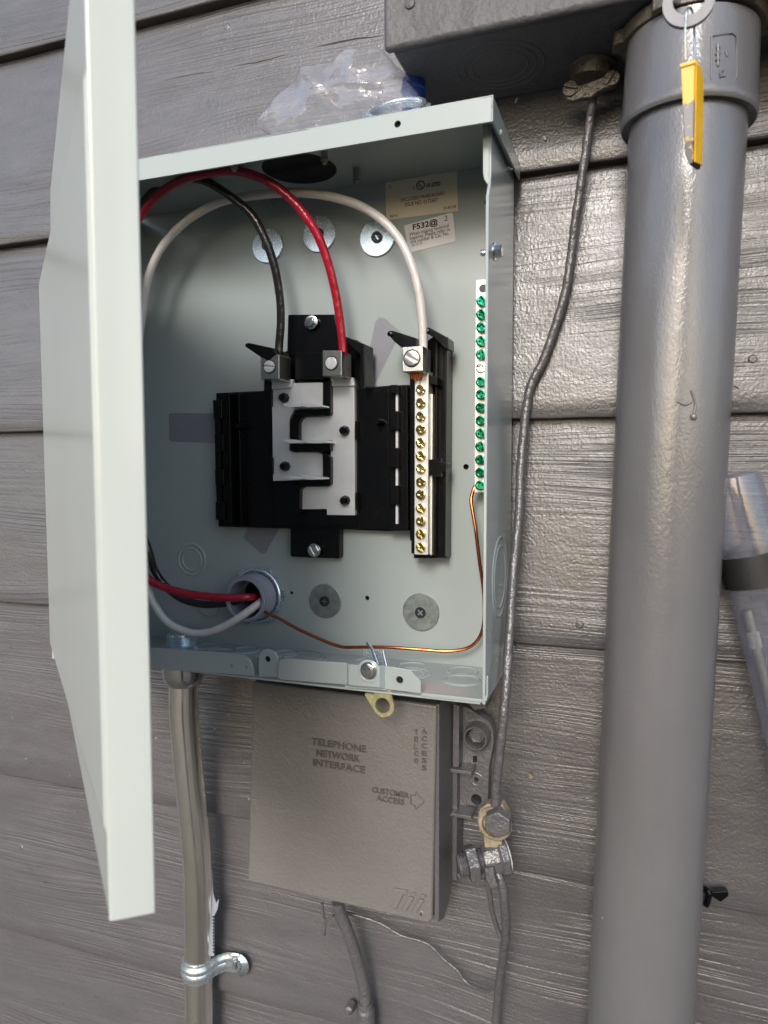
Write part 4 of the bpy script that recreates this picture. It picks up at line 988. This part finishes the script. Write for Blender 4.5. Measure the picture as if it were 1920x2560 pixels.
for i in range(12):
    y = 2290+i*8; strip('sticker_text', [(531.5, y, -.0206), (534.5, y, -.0206), (534.5, y+4.5, -.0206), (531.5, y+4.5, -.0206)], M['green'], emt, .0002)
# strap
stp = top_empty('conduit_strap', tuple(P(500, 2440, -.0)), 'shiny zinc one-hole strap fixing the metal conduit to the wall', 'strap')
sc_c = P(496, 2415, -.0195); Rb = cr_
bm = bmesh.new(); rowsA = []
Wd = .0100
path = []
for i in range(21):
    a = R(200)-R(200)*i/20; path.append((sc_c.x+(Rb+.0006)*math.cos(a+0), -(Rb+.0006)*math.sin(a), sc_c.y))
sec = [(-Wd, .0), (-Wd, .0008), (-Wd*.72, .0009), (-Wd*.5, .0026), (-Wd*.25, .0030), (0, .0018), (Wd*.25, .0030), (Wd*.5, .0026), (Wd*.72, .0009), (Wd, .0008), (Wd, 0)]
P0 = []
for i in range(21):
    a = R(190)-R(185)*i/20; d_ = Vector((math.cos(a), -math.sin(a), 0)); P0.append((Vector((sc_c.x, sc_c.y, sc_c.z))+d_*(Rb+.0004), d_))
xr_ = sc_c.x+Rb
yw = .0015
for (dx, y, nx_, ny_) in ((.0008, -.017, .85, -.5), (.0035, -.0115, .7, -.7), (.008, -.0065, .4, -.9), (.013, -.0050, 0, -1), (.024, -.0050, 0, -1)):
    P0.append((Vector((xr_+dx, y+.001, sc_c.z+.0012*(dx/.03))), Vector((nx_, ny_, 0)).normalized()))
for i, (p, d_) in enumerate(P0):
    fl = max(0.0, min(1.0, (i-23)/2)); r_ = []
    for z, h in sec: r_.append(bm.verts.new(p+d_*(h*(1-.75*fl))+Vector((0, 0, z*(1+.05*fl)))))
    rowsA.append(r_)
for a, b in zip(rowsA, rowsA[1:]):
    for j in range(len(sec)-1): bm.faces.new((a[j], a[j+1], b[j+1], b[j]))
e = rowsA[-1]; last, dl = P0[-1]
arc = [bm.verts.new(last+Vector((.0115*math.sin(math.pi*k/8), 0, -.0121*math.cos(math.pi*k/8)))+dl*.0012) for k in range(9)]
bm.faces.new(arc+e[::-1][1:-1] if False else arc)
bmesh.ops.recalc_face_normals(bm, faces=bm.faces)
st = finish('strap_band', bm, M['zinc'], stp, ang=40); st.modifiers.new('s', 'SOLIDIFY').thickness = .0006
inst(mesh_of(phil(.0046, .0022), M['zinc_dull'], 'strap_screw'), 'strap_screw', P0[-1][0]+Vector((-.001, -.0022, 0)), (0, .3, 0), stp)

# ------------------------------------------------------------------ bag, locknut and blue cap on top of the box
ztop = zl1
ol = [(642, 311), (664, 282), (700, 243), (742, 212), (779, 173), (840, 155), (896, 130), (955, 122), (992, 165), (1020, 185), (1034, 215), (1060, 258), (1040, 330), (900, 350), (760, 350), (690, 348), (668, 335)]
Yg = -.055
bm = bmesh.new(); cpx = (860, 262); NR, rings_f, rings_b = 16, [], []
def bag_pt(i, s, side):
    x, y = ol[i]; px_, py_ = cpx[0]+(x-cpx[0])*s, cpx[1]+(y-cpx[1])*s
    th = .026*math.sqrt(max(0, 1-s**2.2)); q = Vector((px_*.0075, py_*.0075, side*3))
    th *= 1.25+.5*noise.noise(q)-1.2*abs(noise.noise(q*1.1+Vector((3, 1, 0))))-.22*abs(noise.noise(q*3.5))
    j = Vector((noise.noise(q*2), 0, noise.noise(q*2+Vector((5, 5, 5)))))*.0025*(s < .99)
    p = P(px_, py_, Yg)+j; p.y = Yg+side*th; p.z = max(p.z, ztop+.0006+.002*(1-s)); return p
dense = []; random.seed(3)
for i in range(len(ol)):
    dense.append(ol[i]); nx_ = ol[(i+1) % len(ol)]; dense.append(((ol[i][0]+nx_[0])/2+random.uniform(-3, 3), (ol[i][1]+nx_[1])/2+random.uniform(-3, 3)))
for _ in range(2):
    dense = [q for i in range(len(dense)) for q in (dense[i], ((dense[i][0]+dense[(i+1) % len(dense)][0])/2, (dense[i][1]+dense[(i+1) % len(dense)][1])/2))]
ol = dense; nO = len(ol)
rim = [bm.verts.new(bag_pt(i, 1.0, -1)) for i in range(nO)]
for side in (-1, 1):
    prev = rim
    for k in range(1, NR):
        s = 1-k/NR; cur = [bm.verts.new(bag_pt(i, s, side)) for i in range(nO)]
        for i in range(nO):
            j = (i+1) % nO; bm.faces.new((prev[i], prev[j], cur[j])); bm.faces.new((prev[i], cur[j], cur[i]))
        prev = cur
    cv = bm.verts.new(bag_pt(0, 0.0, side))
    for i in range(nO): bm.faces.new((prev[i], prev[(i+1) % nO], cv))
bmesh.ops.recalc_face_normals(bm, faces=bm.faces)
bag = tag(finish('plastic_bag', bm, M['bag'], ang=50), 'crumpled clear plastic bag lying on top of the breaker box', 'bag')
ln = top_empty('large_locknut', tuple(PZ(985, 268, ztop)), 'large zinc locknut leaning by the bag on top of the breaker box', 'locknut')
c = P(990, 270, -.084); c.z = ztop+.0190; bm = bmesh.new(); n = 72; out = []
nd = Vector((0.05, -.85, 1)).normalized(); uu = Vector((1, 0.05, 0)).normalized(); vv = nd.cross(uu).normalized()
if vv.z < 0: vv = -vv
for i in range(n):
    a = 2*math.pi*i/n; rr = .0262 if (i % 9) < 3 else .0240; out.append(c+uu*(rr*math.cos(a))+vv*(rr*math.sin(a)))
add_prism(bm, out, nd*(-.004), [circ(c, .0190, 40, uu, vv)]); finish('nut_ring', bm, M['zinc'], ln, ang=30)
bm = bmesh.new(); add_tube(bm, circ(c+nd*.0008, .0212, 40, uu, vv)+[c+nd*.0008+uu*.0212], .0022, 8, cap=False); finish('nut_bead', bm, M['zinc'], ln, ang=80)
bc_ = top_empty('blue_cap', tuple(PZ(1010, 262, ztop)), 'dark blue plastic cap partly hidden behind the large locknut', 'cap')
c = P(1034, 250, -.046); c.z = ztop+.001; hb = P(1034, 192, -.046).z-c.z
bm = bmesh.new(); ringsz = []
lathe('cap_shell', c, UP, [(0, .0085), (.001, .0095), (hb-.004, .0090), (hb-.001, .0080), (hb, .006)], M['blue'], bc_, n=28)
lathe('cap_lip', c+UP*(hb-.012), UP, [(0, .0092), (.0008, .0102), (.002, .0102), (.0028, .0090)], M['blue'], bc_, n=28)

# ------------------------------------------------------------------ hanging seal and tag
sr = top_empty('seal_ring', tuple(P(1722, 10, -.16)), 'grey metal ring hanging at the top edge in front of the meter pipe', 'ring')
c = P(1722, 2, -.160); bm = bmesh.new()
add_prism(bm, circ(c, .0135, 40), Vector((0, .003, 0)), [circ(c+Vector((.0002, 0, .0012)), .0085, 32)])
finish('ring_plate', bm, M['ringgrey'], sr, ang=30)
tg = top_empty('hanging_tag', tuple(P(1727, 410, -.16)), 'worn yellow tag hanging on a wire loop before the meter pipe', 'tag')
bm = bmesh.new(); add_tube(bm, spline([P(1714, 150, -.160), P(1713, 80, -.163), P(1716, 30, -.164), P(1722, 20, -.160), P(1730, 28, -.156), P(1736, 80, -.154), P(1737, 152, -.156)], 8), .0007, 8)
finish('wire_loop', bm, M['steel'], tg)
bm = bmesh.new()
fp = W([(1701, 160, -.165), (1737, 150, -.165), (1733, 408, -.165), (1722, 411, -.165), (1712, 385, -.165)])
add_prism(bm, fp, Vector((.0046, .010, 0))); finish('tag_body', bm, M['tag'], tg, bev=.0005)
bm = bmesh.new(); q = [fp[1]+Vector((.0004, .0003, 0)), fp[2]+Vector((.0004, .0003, .0006))]
add_prism(bm, [q[0], q[1], q[1]+Vector((.0042, .0090, .001)), q[0]+Vector((.0042, .0090, -.006))], Vector((.0007, -.0004, 0)))
finish('tag_side', bm, M['yellow'], tg)
bm = bmesh.new(); a, b = P(1700, 160, -.166), P(1738, 149, -.166)
add_prism(bm, [a, b, b+Vector((.0047, .010, -.006)), a+Vector((.0047, .010, 0))], Vector((0, 0, -.0016))); finish('tag_top', bm, M['yellow'], tg)

# ------------------------------------------------------------------ clear tube with rods
ct = top_empty('clear_tube', tuple(P(1990, 1860, -.022)), 'clear plastic tube with black band leaning behind the pipe at the right edge', 'tube')
ya = -.024
t0, t1 = P(1826, 1186, ya), P(2110, 2330, ya); da = (t1-t0).normalized()
pA = P(1853, 1355, ya); rt = 0.0202
bm = bmesh.new(); Ls = (t1-t0).length
for ri in (rt, rt-.0012):
    rings = []
    for i in range(40):
        u2, v2 = frame(da); rr = rt-(rt-ri)
        f_ = 1.0
        if i == 0: f_ = .80
        if i == 1: f_ = .97
        rings.append([bm.verts.new(t0+da*(Ls*(max(i-1, 0)+(.25 if i == 1 else 0))/38)+u2*(rr*f_*math.cos(2*math.pi*k/36))+v2*(rr*f_*math.sin(2*math.pi*k/36))) for k in range(36)])
    for a, b in zip(rings, rings[1:]):
        for i in range(36): bm.faces.new((a[i], a[(i+1) % 36], b[(i+1) % 36], b[i]))
    if ri == rt: bm.faces.new(rings[0])
bmesh.ops.recalc_face_normals(bm, faces=bm.faces)
finish('tube_shell', bm, M['tube'], ct, ang=50)
s0 = (P(1842, 1402, ya)-t0).dot(da); s1 = (P(1862, 1478, ya)-t0).dot(da)
lathe('tube_band', t0+da*(s0-.004), da, [(0, rt+.0003), (.0, rt+.0018), (s1-s0, rt+.0020), (s1-s0, rt+.0003)], M['band'], ct, n=48, closed=True)
rd = top_empty('silver_rod', tuple(P(1900, 1700, -.020)), 'silver grey rod with knurled section inside the clear tube', 'rod')
r0 = P(1866, 1524, -.0200)
lathe('rod_body', r0, da, [(0, .0038), (.0004, .0043), (.092, .0043), (.092, .002)], M['alu_dark'], rd, n=24)
bm = bmesh.new()
u2, v2 = frame(da); ou = []
for k in range(56):
    a = 2*math.pi*k/56; rr = .0047 if k % 2 else .0044; ou.append(r0+da*.0165+u2*(rr*math.cos(a))+v2*(rr*math.sin(a)))
add_prism(bm, ou, da*.012); finish('rod_knurl', bm, M['alu'], rd, ang=10)
tag(tube('green_rod', [r0+da*.0925, r0+da*.14, r0+da*.28], .0040, M['rod'], sub=3), 'pale yellow-green rod following the silver rod inside the clear tube', 'rod')

# black clip on the wall at lower right
bc2 = top_empty('black_clip', tuple(P(1785, 2250, -.003)), 'small black plastic clip fixed on the siding beside the lower pipe', 'clip')
bm = bmesh.new()
add_tube(bm, spline(W([(1760, 2222, -.008), (1772, 2232, -.012), (1766, 2262, -.008)]), 5), .0025, 8); finish('clip_body', bm, K, bc2)
prism('clip_arm', [(1772, 2230), (1815, 2228), (1822, 2234), (1820, 2242), (1802, 2256), (1795, 2252), (1776, 2240)], -.010, -.003, M['black'], bc2, bev=.0008)
# wood scraps on the wall
for (x, y, dx, dy, lab) in ((1326, 1940, 8, 5, 'tiny orange wood shaving stuck on the siding right of the ground wire'), (1290, 250, 4, -6, 'tiny pale paint crumb on the siding under the meter box edge'), (1362, 345, 4, 3, 'tiny pale paint crumb on the siding left of the wire below the clamp')):
    bm = bmesh.new(); add_prism(bm, W([(x-dx, y-dy, -.0015), (x, y-dy-3, -.0025), (x+dx, y+dy, -.0015), (x, y+dy+2, -.0010)]), Vector((0, .002, 0)))
    tag(finish('paint_crumb' if dy != 5 else 'wood_shaving', bm, M['brass'] if dy == 5 else M['cream']), lab, 'debris')
